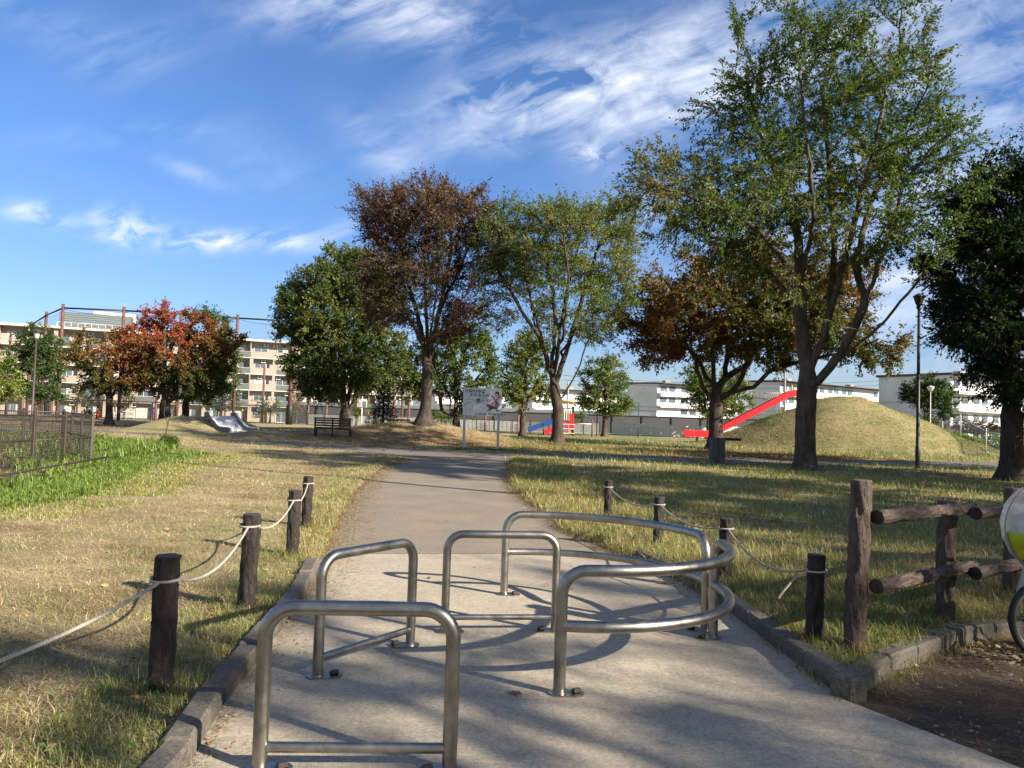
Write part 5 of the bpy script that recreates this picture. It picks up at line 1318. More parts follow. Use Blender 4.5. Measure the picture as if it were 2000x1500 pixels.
cr = [(X(1032), .35), (X(1038), .38), (X(1062), zd*.72), (X(1084), zd+.02)]
sub = empty('blue_slide', (0, .2, 0)); sub.parent = root
chute(sub, cr, .5, .40, .05, m_blue, m_blue)
cr = [(X(1063), .18), (X(1068), .2), (X(1085), zd*.5)]
sub = empty('red_chute', (0, -.7, 0)); sub.parent = root
chute(sub, cr, .5, .34, .05, m_red, m_red)
MB().tube([(X(1062), -.1, -.1), (X(1062), -.1, zd*.9)], .05, 6).build('post', m_black, root); MB().tube([(X(1157), 0, -.1), (X(1157), 0, Zp(1157, 820))], .07, 8).build('end_post', m_rust, root)
MB().tube([(tx1, 0, Zp(1130, 828)), (X(1157), 0, Zp(1157, 829))], .045, 6).build('balance_bar', m_cream, root)

# ------------------------------------------------------------ benches, stone block, noticeboard
def bench(label, px0, px1, Yb, ztop_py, rz, seat=True, mat=None):
    x0, x1 = A(px0, 830, Yb).x, A(px1, 830, Yb).x; xc = (x0+x1)/2; g = gh(xc, Yb); w_ = x1-x0
    root = empty('park_bench', (xc, Yb, g), rz, label, 'bench', 'park benches'); zt = A((px0+px1)/2, ztop_py, Yb).z-g; m = mat or m_black
    for s in (-1, 1):
        MB().box((s*(w_/2-.04), 0, zt/2-.1), (.08, .09, zt+.2), bev=.01).build('leg', m, root)
        MB().box((s*(w_/2-.04), .38, .2), (.08, .08, .5), bev=.01).build('leg', m, root)
    MB().box((0, 0, zt/2), (.06, .07, zt)).build('centre_post', m, root)
    n = max(2, int((zt-.4)/.12)); mb = MB()
    for i in range(n): mb.box((0, -.02, .42+(zt-.45)*(i+.5)/n), (w_-.1, .03, (zt-.45)/n*.72), bev=.004)
    mb.build('backrest', m_bench, root); MB().box((0, -.0, zt+.02), (w_+.06, .12, .075), bev=.008).build('top_rail', m, root)
    mb = MB()
    for i in range(4): mb.box((0, .1+i*.105, .41), (w_-.06, .085, .035), bev=.006)
    mb.build('seat', m_bench, root)
m_bench = simple('dark_bench_slats', (.045, .038, .03), .6, var=.3, nscale=4)
bench('black slatted bench seen from behind, standing on the left end of the ridge', 614, 685, 41.5, 818, 0.)
bench('low bench half hidden behind the crest of the ridge', 742, 800, 48.5, 820, 0.05)
bs = G(1400, 905); root = empty('drinking_fountain', (*bs, gh(*bs)), 0, 'grey stone pillar with dark slab jutting to the right before the cherry trunk', 'stone pillar')
Yq = bs[1]; k_ = Yq/1500; hp = A(1400, 854, Yq).z
MB().box((-k_*6.6, 0, hp/2-.05), (k_*12.6, .45, hp+.1), bev=.015).build('pillar', m_concdk := simple('dark_weathered_concrete', (.10, .105, .10), .9, var=.25, nscale=5, bump=.4), root)
MB().box((k_*6.6, 0, hp/2-.06), (k_*12.6, .45, hp+.08), bev=.015).build('pillar', m_concdk, root)
MB().box((k_*29, .1, hp-.06), (k_*33, .5, .10), bev=.02).build('slab', m_black, root)
nb = ground_at(706, 72); root = empty('noticeboard', nb, 0, 'small pale noticeboard on a thin pole between bench and conifer', 'sign')
MB().tube([(0, 0, -.1), (0, 0, 3.2)], .05, 8).build('pole', m_white, root); MB().box((0, -.08, 2.35), (.95, .05, .62), bev=.01).build('board', m_white, root); MB().box((-.25, -.115, 2.35), (.4, .02, .54)).build('poster', m_pink, root); MB().box((.24, -.115, 2.35), (.36, .02, .54)).build('poster', m_bluegrey, root)
# white tubular barricade in the far left
wb = ground_at(242, 85); root = empty('white_barricade', wb, 0, 'white tubular frame beside the black fence behind the small cherry', 'barrier')
mb = MB()
for x_ in (-1.1, .2, 1.1): mb.tube([(x_, 0, 0), (x_, 0, .85)], .035, 6)
mb.tube([(-1.15, 0, .85), (1.15, 0, .85)], .04, 6); mb.tube([(-1.1, 0, .35), (1.1, 0, .35)], .03, 6); mb.build('frame', m_white, root)
MB().box((.35, -.05, .95), (.34, .04, .2)).build('plate', m_white, root)
# small white notice plates on the far fence
for px, py, Yq, lb in ((125, 804, 86.5, 'small white plate on the black fence above the mesh enclosure'), (352, 812, 86.3, 'small white plate on the black fence left of the concrete slide'), (499, 813, 86, 'small white plate on the fence right of the concrete slide')):
    p = A(px, py, Yq); o = MB().box((0, 0, 0), (.42, .03, .26), bev=.008); o.box((-.14, .015, .0), (.02, .02, .3)); o = o.build('notice_plate', m_white, None, label=lb, cat='sign', group='small notice plates'); o.location = p

# ------------------------------------------------------------ people (tiny, far left)
def skin_body(name, joints, edges, radii, mat, parent):
    me = bpy.data.meshes.new(name); me.from_pydata(joints, edges, []); me.materials.append(mat)
    o = bpy.data.objects.new(name, me); link(o, parent)
    o.modifiers.new('skin', 'SKIN'); o.modifiers.new('sub', 'SUBSURF').levels = 1; o.modifiers['sub'].render_levels = 1
    for v, r_ in zip(me.skin_vertices[0].data, radii): v.radius = (r_, r_)
    me.skin_vertices[0].data[0].use_root = True
    dg = bpy.context.evaluated_depsgraph_get(); dg.update(); m2 = bpy.data.meshes.new_from_object(o.evaluated_get(dg)); o.modifiers.clear(); o.data = m2; m2.name = name
    if not m2.materials: m2.materials.append(mat)
    return o
def person(label, px, Yq, crouch, body, cap, facing=0.):
    b = ground_at(px, Yq); root = empty('person', b, facing, label, 'person', 'people beyond the left lawn')
    if crouch:
        J = [(0, 0, .33), (0, -.05, .55), (0, -.12, .78), (0, -.14, .88), (0, -.16, 1.0), (-.1, 0, .3), (-.16, -.38, .46), (-.15, -.25, .08), (-.15, -.40, .04), (.1, 0, .3), (.16, -.38, .46), (.15, -.25, .08), (.15, -.40, .04), (-.19, -.12, .75), (-.24, -.3, .55), (-.1, -.45, .5), (.19, -.12, .75), (.24, -.3, .55), (.1, -.45, .5)]
    else:
        J = [(0, 0, .92), (0, 0, 1.15), (0, 0, 1.38), (0, 0, 1.48), (0, -.01, 1.62), (-.1, 0, .86), (-.11, -.03, .48), (-.12, .02, .08), (-.12, -.14, .04), (.1, 0, .86), (.11, -.05, .48), (.13, .0, .08), (.13, -.16, .04), (-.19, 0, 1.38), (-.24, 0, 1.1), (-.22, -.1, .88), (.19, 0, 1.38), (.25, -.02, 1.1), (.2, -.16, .92)]
    E = [(0, 1), (1, 2), (2, 3), (3, 4), (0, 5), (5, 6), (6, 7), (7, 8), (0, 9), (9, 10), (10, 11), (11, 12), (2, 13), (13, 14), (14, 15), (2, 16), (16, 17), (17, 18)]
    R_ = [.15, .13, .15, .055, .1, .1, .065, .045, .035, .1, .065, .045, .035, .07, .045, .035, .07, .045, .035]
    bo = skin_body('body', J, E, R_, body, root)
    h = J[4]; mb = MB(); mb.lathe((h[0], h[1], h[2]+.0), [(.115, .0), (.125, .04), (.11, .1), (.06, .145), (.0, .155)], 14); mb.build('cap', cap, root)
    MB().lathe((h[0], h[1]-.045, h[2]-.09), [(.03, 0), (.075, .03), (.085, .09), (.06, .11)], 12).build('face', m_skin, root)
person('crouching person in orange clothes and white cap beside the small cherry trunk', 191, 80, True, m_orange, m_wcloth)
person('person in pale mauve and white clothes by the black fence', 296, 78, False, m_pink, m_wcloth, .4)
person('person in dark clothes and white cap, leftmost of the group beyond the black mesh', 113, 84, True, m_cloth, m_wcloth)
person('person in dark clothes and white cap, second of the group beyond the black mesh', 164, 83, True, m_cloth, m_wcloth, .5)
person('person in dark clothes and white cap between the second one and the person in orange', 176, 82.5, True, m_cloth, m_wcloth, -.4)

# ------------------------------------------------------------ bicycle at the right edge
bw0 = G(2056, 1298); Yb = bw0[1]; kb = Yb/1500; Rw = .30
root = empty('bicycle', (bw0[0], bw0[1], 0.005), rad(-4), 'parked bicycle at the right edge with a clear rain cover over its front child seat', 'bicycle')
def torus(mb, c, R_, r_, n=48, s=8):
    mb.tube([(c[0]+R_*math.cos(2*math.pi*i/n), c[1], c[2]+R_*math.sin(2*math.pi*i/n)) for i in range(n)], r_, s, closed=True)
def wheel(x_):
    t = MB(); torus(t, (x_, 0, Rw), Rw-.022, .022); w_ = t.build('tyre', m_tyre, root)
    t = MB(); torus(t, (x_, 0, Rw), Rw-.045, .010); t.build('rim', m_chrome, w_)
    t = MB(); t.tube([(x_, -.045, Rw), (x_, .045, Rw)], .022, 10)
    for i in range(28):
        a = 2*math.pi*i/28; sgn = 1 if i % 2 else -1; t.tube([(x_+.02*math.cos(a+.8*sgn), .03*sgn, Rw+.02*math.sin(a+.8*sgn)), (x_+(Rw-.05)*math.cos(a), 0, Rw+(Rw-.05)*math.sin(a))], .0012, 3, cap=False)
    t.build('spokes', m_chrome, w_)
wheel(0); wheel(1.12)
m_frame = simple('cream_bicycle_frame', (.45, .42, .36), .35, var=.05)
f = MB(); f.tube([(.30, 0, .78), (.26, 0, .68), (.42, 0, .33), (.60, 0, .27)], .022, 10); f.tube([(.60, 0, .27), (.72, 0, .72)], .018, 10); f.tube([(.60, .06, .27), (1.12, .06, Rw)], .01, 6); f.tube([(.60, -.06, .27), (1.12, -.06, Rw)], .01, 6); f.tube([(.71, .03, .62), (1.12, .06, Rw)], .008, 6); f.tube([(.71, -.03, .62), (1.12, -.06, Rw)], .008, 6); f.build('frame', m_frame, root)
f = MB(); f.tube([(0, .06, Rw), (.12, .06, .60), (.24, 0, .66), (.29, 0, .95)], .013, 8); f.tube([(0, -.06, Rw), (.12, -.06, .60), (.24, 0, .66)], .013, 8); f.build('fork', m_chrome, root)
f = MB(); f.tube([(.52, -.29, .98), (.42, -.27, 1.02), (.3, -.12, .98), (.29, 0, .95), (.3, .12, .98), (.42, .27, 1.02), (.52, .29, .98)], .012, 8); f.build('handlebar', m_chrome, root)
f = MB(); f.tube([(.68, 0, .83), (.78, 0, .85), (.93, 0, .86)], [.03, .07, .10], 10); f.build('saddle', m_black, root)
f = MB(); f.tube([(Rw*1.05*math.cos(a)*1.0, 0, Rw+Rw*1.05*math.sin(a)) for a in [math.pi*(.62-.08*i) for i in range(8)]], .016, 6); f.build('mudguard', m_chrome, root)
f = MB(); f.tube([(.60, -.12, .27), (.52, -.16, .22)], .012, 6); f.tube([(.60, .12, .27), (.68, .16, .32)], .012, 6); torus(f, (.60, -.05, .27), .075, .006, 24, 5); f.build('pedal_crank', m_chrome, root)
# child seat and rain cover: centre about 60 px right of the frame edge
cc = Vector((.01, 0, .94)); RX, RY, RZ = .335, .28, .33
seat = MB(); seat.box((.06, 0, .70), (.26, .28, .07), bev=.02); seat.box((.19, 0, .88), (.05, .28, .38), bev=.02); seat.build('child_seat', m_cloth, root)
def cover_patch(name, a0, a1, e0, e1, mat, rr=1., na=20, ne=12, zb=0):
    vs = []; fs = []
    for j in range(ne+1):
        for i in range(na+1):
            e = e0+(e1-e0)*j/ne; a = a0+(a1-a0)*i/na; wr = 1+.012*math.sin(9*a+4*e)+.01*math.sin(17*e)
            vs.append((cc.x+RX*rr*wr*math.cos(e)*math.cos(a), cc.y+RY*rr*wr*math.cos(e)*math.sin(a), cc.z+RZ*rr*wr*math.sin(e)))
    for j in range(ne):
        for i in range(na): fs.append((j*(na+1)+i, j*(na+1)+i+1, (j+1)*(na+1)+i+1, (j+1)*(na+1)+i))
    return MB().add(vs, fs, 0, True).build(name, mat, root)
m_vinyl, nt, b = new_mat('clear_vinyl'); b.inputs['Base Color'].default_value = (.85, .87, .86, 1); b.inputs['Roughness'].default_value = .12; b.inputs['Alpha'].default_value = .32; b.inputs['Specular IOR Level'].default_value = .9
nt.link(nt.bump(nt.noise(objco(nt), 18, 4, .6), .5, .02), b.inputs['Normal'])
m_lime = simple('lime_cover_panel', (.42, .50, .02), .45, var=.08)
cover_patch('rain_cover', 0, 2*math.pi, -.1, 1.5, m_vinyl, na=40)
cover_patch('cover_side_panel', math.pi*1.02, math.pi*1.9, -.75, -.1, m_lime)
cover_patch('cover_back_panel', -.1, math.pi*1.02, -.75, -.1, m_vinyl)
t = MB()
t.tube([(cc.x+RX*1.03*math.cos(a)*1.0, cc.y-.03, cc.z+RZ*1.03*math.sin(a)) for a in [math.pi*(.5+.06*i) for i in range(18)]], .008, 6); t.build('cover_piping', m_concd, root)
cover_patch('cover_dark_band', math.pi*1.0, math.pi*1.9, -1.05, -.72, m_cloth, rr=.98)
vs = []; fs = []
for j in range(7):
    for i in range(25):
        a = math.pi*(.9+1.1*i/24); t_ = j/6; rr_ = .62+.1*math.sin(a*7)*t_+.06*t_
        vs.append((cc.x+RX*rr_*math.cos(a)+.02, cc.y+RY*rr_*math.sin(a), cc.z-.25-t_*.22-.015*math.sin(5*a)))
for j in range(6):
    for i in range(24): fs.append((j*25+i, j*25+i+1, (j+1)*25+i+1, (j+1)*25+i))
MB().add(vs, fs, 0, True).build('cover_skirt', m_vinyl, root)

# ------------------------------------------------------------ loose leaves worth naming
def big_leaf(px, py, size, col, label, seed, lobed=False):
    p = G(px, py, .02); r = random.Random(seed); g = max(gh(*p), .006); pts = []; n = 22
    for i in range(n):
        a = 2*math.pi*i/n; rr_ = size*(.5+.12*math.cos(a)+(.12*math.cos(5*a) if lobed else .03*math.cos(3*a))); pts.append((rr_*math.cos(a), rr_*.62*math.sin(a)))
    vs = [(0, 0, .004)]+[(q[0], q[1], .006+.22*abs(q[1])+.1*q[0]*q[0]/size+r.uniform(0, .004)) for q in pts]
    mb = MB().add(vs, [(0, i+1, (i+1) % n+1) for i in range(n)]); mb.tube([(-size*.45, 0, .008), (-size*.85, .01, .02)], .0016, 4)
    o = mb.build('fallen_leaf', simple('dry_leaf', col, .7, var=.25, nscale=60), None, label=label, cat='leaf'); o.location = (p[0], p[1], g); o.rotation_euler = (0, 0, r.uniform(0, 6)); return o
big_leaf(1005, 1351, .075, (.20, .085, .05), 'reddish brown leaf on the concrete left of the front curved barrier foot', 1, True)
big_leaf(1298, 1138, .08, (.40, .22, .08), 'tan leaf on the concrete behind the curved barriers', 2, True)
big_leaf(140, 1466, .085, (.42, .29, .13), 'curled yellow leaf in the grass near the left bottom corner', 3)
big_leaf(520, 1228, .07, (.42, .24, .06), 'ochre leaf beside the left kerb behind the nearest barrier', 4, True)
big_leaf(566, 1212, .06, (.35, .2, .07), 'small ochre leaf against the left kerb stone', 5)
# ------------------------------------------------------------ grass, reeds, litter
def blades(P, az, tilt, L, W_, bend, cols, name, label, mat=None, kind='stuff'):
    """five point blades; tilt 0 = upright; bend = extra lean at the tip"""
    n = len(P); h = np.stack([np.cos(az), np.sin(az), 0*az], 1); s = np.stack([-np.sin(az), np.cos(az), 0*az], 1)
    up = np.array([0, 0, 1.])
    def d(t): return h*np.sin(t)[:, None]+up*np.cos(t)[:, None]
    m = P+d(tilt)*(L*.5)[:, None]; tip = m+d(np.minimum(tilt+bend, 2.2))*(L*.5)[:, None]
    sw = RNG.uniform(-.6, .6, n); s2 = s*np.cos(sw)[:, None]+h*np.sin(sw)[:, None]
    w_ = W_[:, None]
    V = np.stack([P-s2*w_*.5, P+s2*w_*.5, m-s2*w_*.42, m+s2*w_*.42, tip], 1).reshape(-1, 3)
    b = (np.arange(n)*5)[:, None]
    F = np.concatenate([b+[0, 1, 3], b+[0, 3, 2], b+[2, 3, 4]], 0)
    o = np_mesh(name, V, F, mat or m_blade, np.repeat(np.clip(cols, .008, 1), 5, 0))
    if kind: o['kind'] = kind
    return o
def polar(n, r0, r1, amax=43., amin=None, pw=0.):
    u = RNG.uniform(0, 1, n)
    r = np.exp(np.log(r0)+u*np.log(r1/r0)) if not pw else (r0**pw+u*(r1**pw-r0**pw))**(1/pw)
    a = np.radians(RNG.uniform(-amax if amin is None else amin, amax, n)); return r*np.sin(a), r*np.cos(a), r
def lawn_mask(x, y):
    P = np.stack([x, y], 1); return ~(poly_in(P, PATH) | poly_in(P, CROSS) | poly_in(P, DIRT))
# short mown dry lawn, cut stalks lying every way
N_ = 420000
x, y, r = polar(N_, 2.3, 62, pw=.25); ok = lawn_mask(x, y) & (np.hypot(x-MC[0], y-MC[1]) > 11)
P2 = np.stack([x, y], 1); dk = poly_dist(P2, PATH); ok &= (dk > .14) | (y > 8); ok &= ~((y > 25) & (RNG.random(N_) < .35))
x, y, r, dk = x[ok], y[ok], r[ok], dk[ok]; n = len(x); zc = zone_col(x, y)
g = RNG.random(n); k = RNG.uniform(.62, 1.5, n)[:, None]
pal = np.array([[.48, .375, .205], [.38, .28, .14], [.25, .175, .085], [.56, .47, .29]])[RNG.integers(0, 4, n)]
cc = np.where((g < .62)[:, None], pal, zc)*k
grn = (RNG.random(n) < np.clip(.01+.20*snoise(np.stack([x, y, 0*x], 1), 1.3, 8)+.2*(x > 0)+.22*(dk < .7)*(y < 9), 0, .6))
cc = np.where(grn[:, None], np.array([.11, .17, .035])*k*RNG.uniform(.8, 1.5, (n, 1)), cc)
far = np.clip(r/9, 1, 7); L = RNG.uniform(.03, .085, n)*far**.55*(1+.8*grn); W_ = RNG.uniform(.0025, .005, n)*far**.95
tilt = np.where(grn, RNG.uniform(.1, .9, n), RNG.uniform(.7, 1.5, n)); tilt = np.where((x > 0) & (RNG.random(n) < .5), RNG.uniform(.1, 1.1, n), tilt)
L = np.where(x > .5, L*1.3, L)
long_ = (RNG.random(n) < .16) & (r < 14); L = np.where(long_, L*2.1, L); tilt = np.where(long_, RNG.uniform(1.15, 1.55, n), tilt)
cc = np.where(long_[:, None], cc*1.12, cc); cc = cc*np.clip(1+.30*snoise(np.stack([x, y, 0*x], 1), 2.1, 63)+.15*snoise(np.stack([x, y, 0*x], 1), 6., 64), .45, 1.6)[:, None]
blades(np.stack([x, y, gz(x, y)+.004], 1), RNG.uniform(0, 6.283, n), tilt, L, W_, RNG.uniform(.1, .9, n), cc, 'grass', None)
# long rank grass beside the asphalt and round the right hand posts, in clumps
def clumps(pts_fn, nc, per, Lr, Wr, cols, spreadr, name, tilt=(.05, .8), bend=(.3, 1.3), rs=0):
    cx_, cy_ = pts_fn(nc); ok = lawn_mask(cx_, cy_); cx_, cy_ = cx_[ok], cy_[ok]; nc = len(cx_)
    i = np.repeat(np.arange(nc), per); n = len(i); sr = RNG.uniform(.4, 1.2, nc)*spreadr
    x = cx_[i]+RNG.normal(0, 1, n)*sr[i]; y = cy_[i]+RNG.normal(0, 1, n)*sr[i]; dist = np.hypot(x, y)
    hs = RNG.uniform(.55, 1.15, nc)[i]; c = np.array(cols)
    base = c[RNG.integers(0, len(c), nc)][i]; own = c[RNG.integers(0, len(c), n)]; cc = (base*.55+own*.45)*RNG.uniform(.65, 1.4, (n, 1))
    L = RNG.uniform(*Lr, n)*hs; W_ = RNG.uniform(*Wr, n)*np.clip(dist/7, 1, 5)**.8
    blades(np.stack([x, y, gz(x, y)], 1), RNG.uniform(0, 6.283, n), RNG.uniform(*tilt, n), L, W_, RNG.uniform(*bend, n), cc, name, None)
DRY = [(.46, .36, .18), (.52, .43, .24), (.36, .27, .13), (.30, .26, .10), (.20, .22, .06), (.15, .20, .045)]
MIXG = [(.42, .33, .16), (.28, .26, .09), (.15, .19, .045), (.10, .16, .03), (.38, .29, .13), (.30, .22, .10)]
EDGE_R = [p for p in PR[:9]]
def along(poly, n, w0, w1, side=1):
    P = [np.array(p) for p in poly]; L = np.array([np.linalg.norm(b-a) for a, b in zip(P[:-1], P[1:])]); wts = L/np.maximum(np.array([np.linalg.norm(a+b)/2 for a, b in zip(P[:-1], P[1:])]), 3)**.6
    k = RNG.choice(len(L), n, p=wts/wts.sum()); t = RNG.random(n); a = np.array([P[i] for i in k]); b = np.array([P[i+1] for i in k]); d = (b-a)/L[k][:, None]
    o = a+(b-a)*t[:, None]+np.stack([-d[:, 1], d[:, 0]], 1)*side*(w0+(w1-w0)*RNG.random(n)**1.5)[:, None]; return o[:, 0], o[:, 1]
clumps(lambda n: along(EDGE_R, n, .03, 1.9), 1500, 26, (.12, .30), (.003, .006), DRY, .09, 'grass', tilt=(.1, 1.1), bend=(.4, 1.6))
clumps(lambda n: along(PR[6:11], n, .16, .9), 330, 26, (.07, .19), (.003, .005), DRY+MIXG, .07, 'grass', tilt=(.2, 1.2))
def area(x0, x1, y0, y1):
    return lambda n: (RNG.uniform(x0, x1, n), RNG.uniform(y0, y1, n))
def wedge(a0, a1, r0, r1):
    def f(n): 
        a = np.radians(RNG.uniform(a0, a1, n)); r = np.exp(RNG.uniform(np.log(r0), np.log(r1), n)); return r*np.sin(a), r*np.cos(a)
    return f
clumps(wedge(6, 40, 6.2, 27), 2300, 22, (.05, .16), (.003, .006), [(.34, .27, .13), (.22, .21, .075), (.13, .155, .042), (.10, .14, .03), (.30, .23, .11), (.24, .17, .08)]+DRY[2:5], .13, 'grass', tilt=(.2, 1.2))
clumps(wedge(19, 30, 4.9, 8.5), 500, 28, (.05, .15), (.003, .0055), MIXG+[(.07, .14, .03)], .08, 'grass')
clumps(lambda n: along([PL[i] for i in (3, 4, 5, 6, 7, 8, 9)], n, .12, .8, 1), 420, 18, (.04, .13), (.003, .005), DRY+[(.14, .2, .04)], .08, 'grass', tilt=(.2, 1.2))
clumps(lambda n: along([PL[i] for i in (0, 1, 2, 3, 4)], n, .17, .75, 1), 340, 16, (.03, .09), (.003, .0055), DRY+[(.13, .22, .04), (.3, .3, .1)], .05, 'grass')
clumps(area(-3.4, -1.75, 2.5, 3.8), 90, 16, (.03, .10), (.003, .0055), MIXG+DRY, .07, 'grass')
for p in (posts_L+posts_R): clumps(lambda n, p=p: (p[0]+RNG.normal(0, .09, n), p[1]+RNG.normal(0, .09, n)), 16, 20, (.06, .18), (.0025, .0045), MIXG, .03, 'grass', tilt=(.05, .8))
for p in fp[:3]: clumps(lambda n, p=p: (p[0]+RNG.normal(0, .14, n), p[1]+RNG.normal(0, .12, n)), 22, 20, (.06, .2), (.0025, .0045), MIXG, .04, 'grass', tilt=(.05, .8))
clumps(lambda n: (RNG.uniform(2.9, 5.2, n), RNG.uniform(5.2, 7.0, n)), 420, 20, (.05, .16), (.003, .0055), MIXG+DRY, .07, 'grass', tilt=(.2, 1.2))
# grass at the sign legs and tree feet
for q in (s0, s1): clumps(lambda n, q=q: (q.x+RNG.normal(0, .35, n), q.y+RNG.normal(0, .25, n)-.2), 26, 16, (.08, .2), (.004, .007), [(.10, .2, .03), (.14, .24, .04)], .06, 'grass')
clumps(lambda n: (2.8+RNG.normal(0, .9, n), 44.5+RNG.normal(0, .5, n)), 60, 16, (.1, .3), (.004, .007), MIXG, .1, 'grass')
# mound turf
n = 60000; a = RNG.uniform(0, 6.283, n); rr2 = 11.9*np.sqrt(RNG.random(n)); x = MC[0]+rr2*np.cos(a); y = MC[1]+rr2*np.sin(a); ok = (y < MC[1]+2); x, y = x[ok], y[ok]; n = len(x)
cc = zone_col(x, y)*RNG.uniform(.75, 1.5, (n, 1)); blades(np.stack([x, y, gz(x, y)], 1), RNG.uniform(0, 6.283, n), RNG.uniform(.3, 1.3, n), RNG.uniform(.06, .16, n), RNG.uniform(.015, .035, n), RNG.uniform(.1, .8, n), cc, 'grass', None)
# tall reeds round the mesh enclosure
def reed_pts(n):
    x, y = reed_all(n); inf = poly_in(np.stack([x, y], 1), WET2); ok = ~inf | (RNG.random(len(x)) < .22); return x[ok], y[ok]
WET2 = [G(-260, 990), G(0, 962), G(195, 912), G(195, 862), G(0, 866), G(-260, 870)]
def reed_all(n):
    P = np.array(REED); x = RNG.uniform(P[:, 0].min(), P[:, 0].max(), n*6); y = RNG.uniform(P[:, 1].min(), P[:, 1].max(), n*6); ok = poly_in(np.stack([x, y], 1), REED) & (np.abs(x) < y*.78); return x[ok][:n], y[ok][:n]
VIV = [(.13, .19, .03), (.17, .23, .04), (.09, .14, .025), (.23, .28, .06), (.06, .10, .02)]
clumps(reed_pts, 1100, 20, (.20, .52), (.007, .013), VIV, .16, 'tall_grass', tilt=(.0, .45), bend=(.3, 1.5))
clumps(lambda n: (RNG.uniform(-14, -6.5, n), RNG.uniform(9.5, 22, n)), 10, 10, (.1, .2), (.006, .01), VIV, .1, 'grass')
def strip(n):
    P = REED[:5]; x, y = along([P[0], P[1], P[2], P[3], P[4]], n, -.15, 1.3, -1); return x, y
clumps(strip, 1500, 22, (.07, .22), (.005, .009), VIV+[(.2, .32, .06)], .12, 'grass', tilt=(.1, 1.0))
# far left meadow behind the enclosure
clumps(lambda n: (RNG.uniform(-30, -17, n), RNG.uniform(25.5, 33, n)), 900, 14, (.3, .7), (.012, .02), VIV, .25, 'tall_grass', tilt=(.0, .5))
# weedy shrub at the end of the reeds
bush('weed_bush', 'scruffy green weed clump at the right end of the tall grass', 'bush', 330, 29, [(328, 868, 20, 10), (322, 858, 9, 8), (338, 862, 10, 10)], 1500, (.13, .035), [(.05, .09, .02), (.10, .15, .03), (.16, .2, .05)], 95)
b = ground_at(322, 29.3); o = MB().tube([(0, 0, -.05), (.1, 0, .8), (.28, 0, 1.4), (.42, 0, 1.75)], [.03, .022, .014, .006], 6).tube([(.12, 0, .9), (-.05, 0, 1.3), (-.02, 0, 1.55)], [.015, .01, .004], 5).build('dead_sapling', m_barkg, None, label='thin bare sapling standing in the scruffy weed clump', cat='sapling'); o.location = b
# clover patch, bottom left
n = 2600; x = -2.35+RNG.normal(0, .38, n); y = 2.9+RNG.normal(0, .28, n)
x = np.concatenate([x, RNG.normal(2.75, .28, 1500)]); y = np.concatenate([y, RNG.normal(5.5, .3, 1500)]); ok = lawn_mask(x, y) & (poly_dist(np.stack([x, y], 1), PATH) > .15) & (RNG.random(len(x)) < .45); x, y = x[ok], y[ok]; n = len(x)
C = np.stack([x, y, gz(x, y)+RNG.uniform(.015, .06, n)], 1); a = RNG.uniform(0, 6.283, n); Ax = np.stack([np.cos(a), np.sin(a), RNG.uniform(-.2, .4, n)], 1); Ax /= np.linalg.norm(Ax, axis=1)[:, None]
Nn = np.stack([RNG.normal(0, .35, n), RNG.normal(0, .35, n), np.ones(n)], 1); Nn -= Ax*(Nn*Ax).sum(1)[:, None]; Nn /= np.linalg.norm(Nn, axis=1)[:, None]
V, F, cc = leaves_mesh(C, Ax, Nn, RNG.uniform(.016, .032, n), RNG.uniform(.014, .026, n), np.array([.075, .17, .03])*RNG.uniform(.6, 1.5, (n, 1)))
o = np_mesh('clover', V, F, m_blade, cc); o['kind'] = 'stuff'
# fallen leaves
def litter(x, y, cols, sz, name='leaf_litter'):
    n = len(x); z = gz(x, y)+.012; P = np.stack([x, y], 1); onp = poly_in(P, PATH) | poly_in(P, CROSS); z = np.where(onp, bumps(x, y)+.012, z)
    a = RNG.uniform(0, 6.283, n); Ax = np.stack([np.cos(a), np.sin(a), RNG.normal(0, .25, n)], 1); Ax /= np.linalg.norm(Ax, axis=1)[:, None]
    Nn = np.stack([RNG.normal(0, .4, n), RNG.normal(0, .4, n), np.ones(n)], 1); Nn -= Ax*(Nn*Ax).sum(1)[:, None]; Nn /= np.linalg.norm(Nn, axis=1)[:, None]
    c = np.array(cols)[RNG.integers(0, len(cols), n)]*RNG.uniform(.6, 1.4, (n, 1)); s = RNG.uniform(*sz, n)
    V, F, cc = leaves_mesh(np.stack([x, y, z], 1), Ax, Nn, s, s*.6, c); o = np_mesh(name, V, F, m_blade, cc); o['kind'] = 'stuff'
LC = [(.36, .16, .05), (.26, .11, .045), (.42, .26, .09), (.20, .09, .05), (.45, .33, .16)]
litter(RNG.normal(12, 5.5, 9000), RNG.normal(41, 4, 9000), LC, (.06, .13)); litter(RNG.normal(-5, 6, 6000), RNG.normal(42, 3.2, 6000), LC, (.06, .12))
litter(RNG.normal(-31, 6, 4000), RNG.normal(57, 2.6, 4000), [(.5, .28, .06), (.45, .2, .05)]+LC, (.08, .16)); 
x, y, r = polar(1500, 2.6, 26, 42); ok = lawn_mask(x, y) & (poly_dist(np.stack([x, y], 1), PATH) > .16); litter(x[ok], y[ok], LC, (.03, .07))
x, y, r = polar(60, 7, 28, 9); litter(x, y, LC, (.03, .055))
x, y = along([PL[i] for i in (1, 2, 3, 4, 5, 6, 7)], 1300, -.015, -.28, 1); litter(x, y, LC+[(.3, .2, .12)], (.008, .022)); litter(RNG.normal(4.0, .5, 900), RNG.normal(5.7, .28, 900), [(.4, .3, .18), (.3, .22, .13), (.2, .13, .08)], (.02, .06)); x, y = along([PR[i] for i in (3, 4, 5, 6, 7, 8)], 500, .0, .22, -1); litter(x, y, LC, (.015, .04))
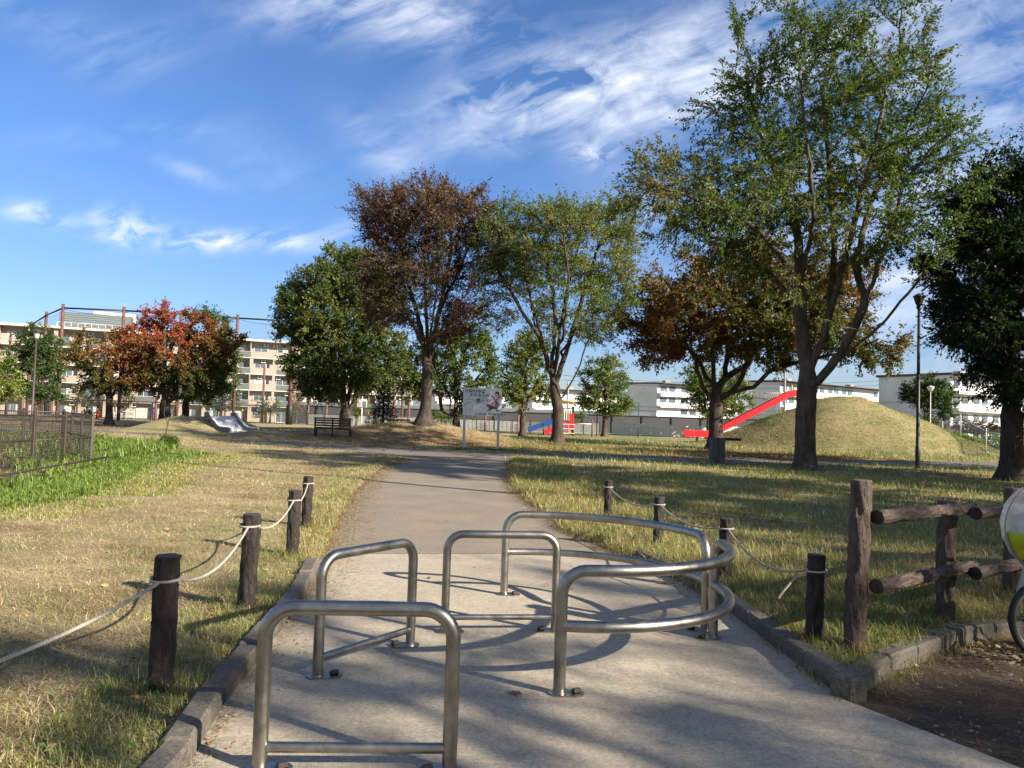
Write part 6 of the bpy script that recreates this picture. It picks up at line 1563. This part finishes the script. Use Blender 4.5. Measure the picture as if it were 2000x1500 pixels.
# needles, straw and grit on the dirt and against the kerbs
n = 2600; x = RNG.uniform(1.9, 5.4, n*3); y = RNG.uniform(3.2, 6.6, n*3); ok = poly_in(np.stack([x, y], 1), DIRT); x, y = x[ok], y[ok]; n = len(x)
blades(np.stack([x, y, gz(x, y)+.004], 1), RNG.uniform(0, 6.283, n), RNG.uniform(1.3, 1.56, n), RNG.uniform(.02, .10, n), RNG.uniform(.002, .004, n), RNG.uniform(0, .1, n), np.array([.26, .19, .12])*RNG.uniform(.4, 1.5, (n, 1)), 'straw_litter', None)
x, y = along([PL[i] for i in (0, 1, 2, 3, 4, 5)], 900, -.01, -.10, 1); n = len(x); blades(np.stack([x, y, 0*x+.010], 1), RNG.uniform(0, 6.283, n), np.full(n, 1.53), RNG.uniform(.02, .07, n), RNG.uniform(.0015, .003, n), 0*x, np.array([.26, .18, .11])*RNG.uniform(.5, 1.4, (n, 1)), 'straw_litter', None)
def fringe(poly, n, side, reach, L0, L1, drk=1.):
    x, y = along(poly, n, 0, 1, side); P = [np.array(p) for p in poly]
    w_ = reach*RNG.random(n)**2.2; k = 1-.65*np.clip(snoise(np.stack([x, y, 0*x], 1), 2.2, 71), -1, 1)
    x0, y0 = along(poly, n, 0, .001, side); d = np.minimum(w_*k, reach*1.5)*side; x = x0-d; y = y0; r = np.hypot(x, y)
    c = np.array([[.40, .28, .15], [.30, .19, .10], [.22, .14, .075], [.46, .36, .2]])[RNG.integers(0, 4, n)]*RNG.uniform(.6, 1.3, (n, 1))*drk
    z = np.where(poly_in(np.stack([x, y], 1), PATH) | poly_in(np.stack([x, y], 1), CROSS), .010, gz(x, y)+.004)
    blades(np.stack([x, y, z], 1), RNG.uniform(0, 6.283, n), RNG.uniform(1.25, 1.55, n), RNG.uniform(L0, L1, n)*np.clip(r/8, 1, 2), RNG.uniform(.003, .005, n)*np.clip(r/6, 1, 4), RNG.uniform(0, .3, n), c, 'straw_litter', None)
fringe([PL[i] for i in (4, 5, 6, 7, 8, 9)], 9000, -1, .42, .02, .06); fringe([PR[i] for i in (0, 1, 2, 3, 4, 5, 6)][::-1], 6500, 1, .30, .02, .06, .85)
clumps(lambda n: along([PL[i] for i in (5, 6, 7)], n, .0, .5, 1), 260, 20, (.05, .15), (.003, .005), DRY, .08, 'grass', tilt=(.3, 1.3))
clumps(lambda n: along(REED[:5], n, .6, 2.6, -1), 1100, 14, (.04, .13), (.005, .009), [(.30, .30, .08), (.22, .27, .05), (.36, .30, .13), (.16, .22, .04)], .14, 'grass', tilt=(.2, 1.1))
V = []; Fs = []
mbp = MB(); rp_ = random.Random(12)
for i in range(520):
    x_ = rp_.uniform(2.0, 5.2); y_ = rp_.uniform(3.3, 6.6)
    if not poly_in(np.array([[x_, y_]]), DIRT)[0]: continue
    s_ = rp_.uniform(.004, .018); g_ = gh(x_, y_); vs = [(x_+s_*a*rp_.uniform(.7, 1.2), y_+s_*b_*rp_.uniform(.7, 1.2), g_+s_*c_*.6) for a, b_, c_ in ((1, 0, 0), (0, 1, 0), (-1, 0, 0), (0, -1, 0), (0, 0, 1))]
    mbp.add(vs, [(0, 1, 4), (1, 2, 4), (2, 3, 4), (3, 0, 4)])
o = mbp.build('gravel', simple('pebble', (.22, .2, .17), .9, var=.4, nscale=20), kind='stuff')
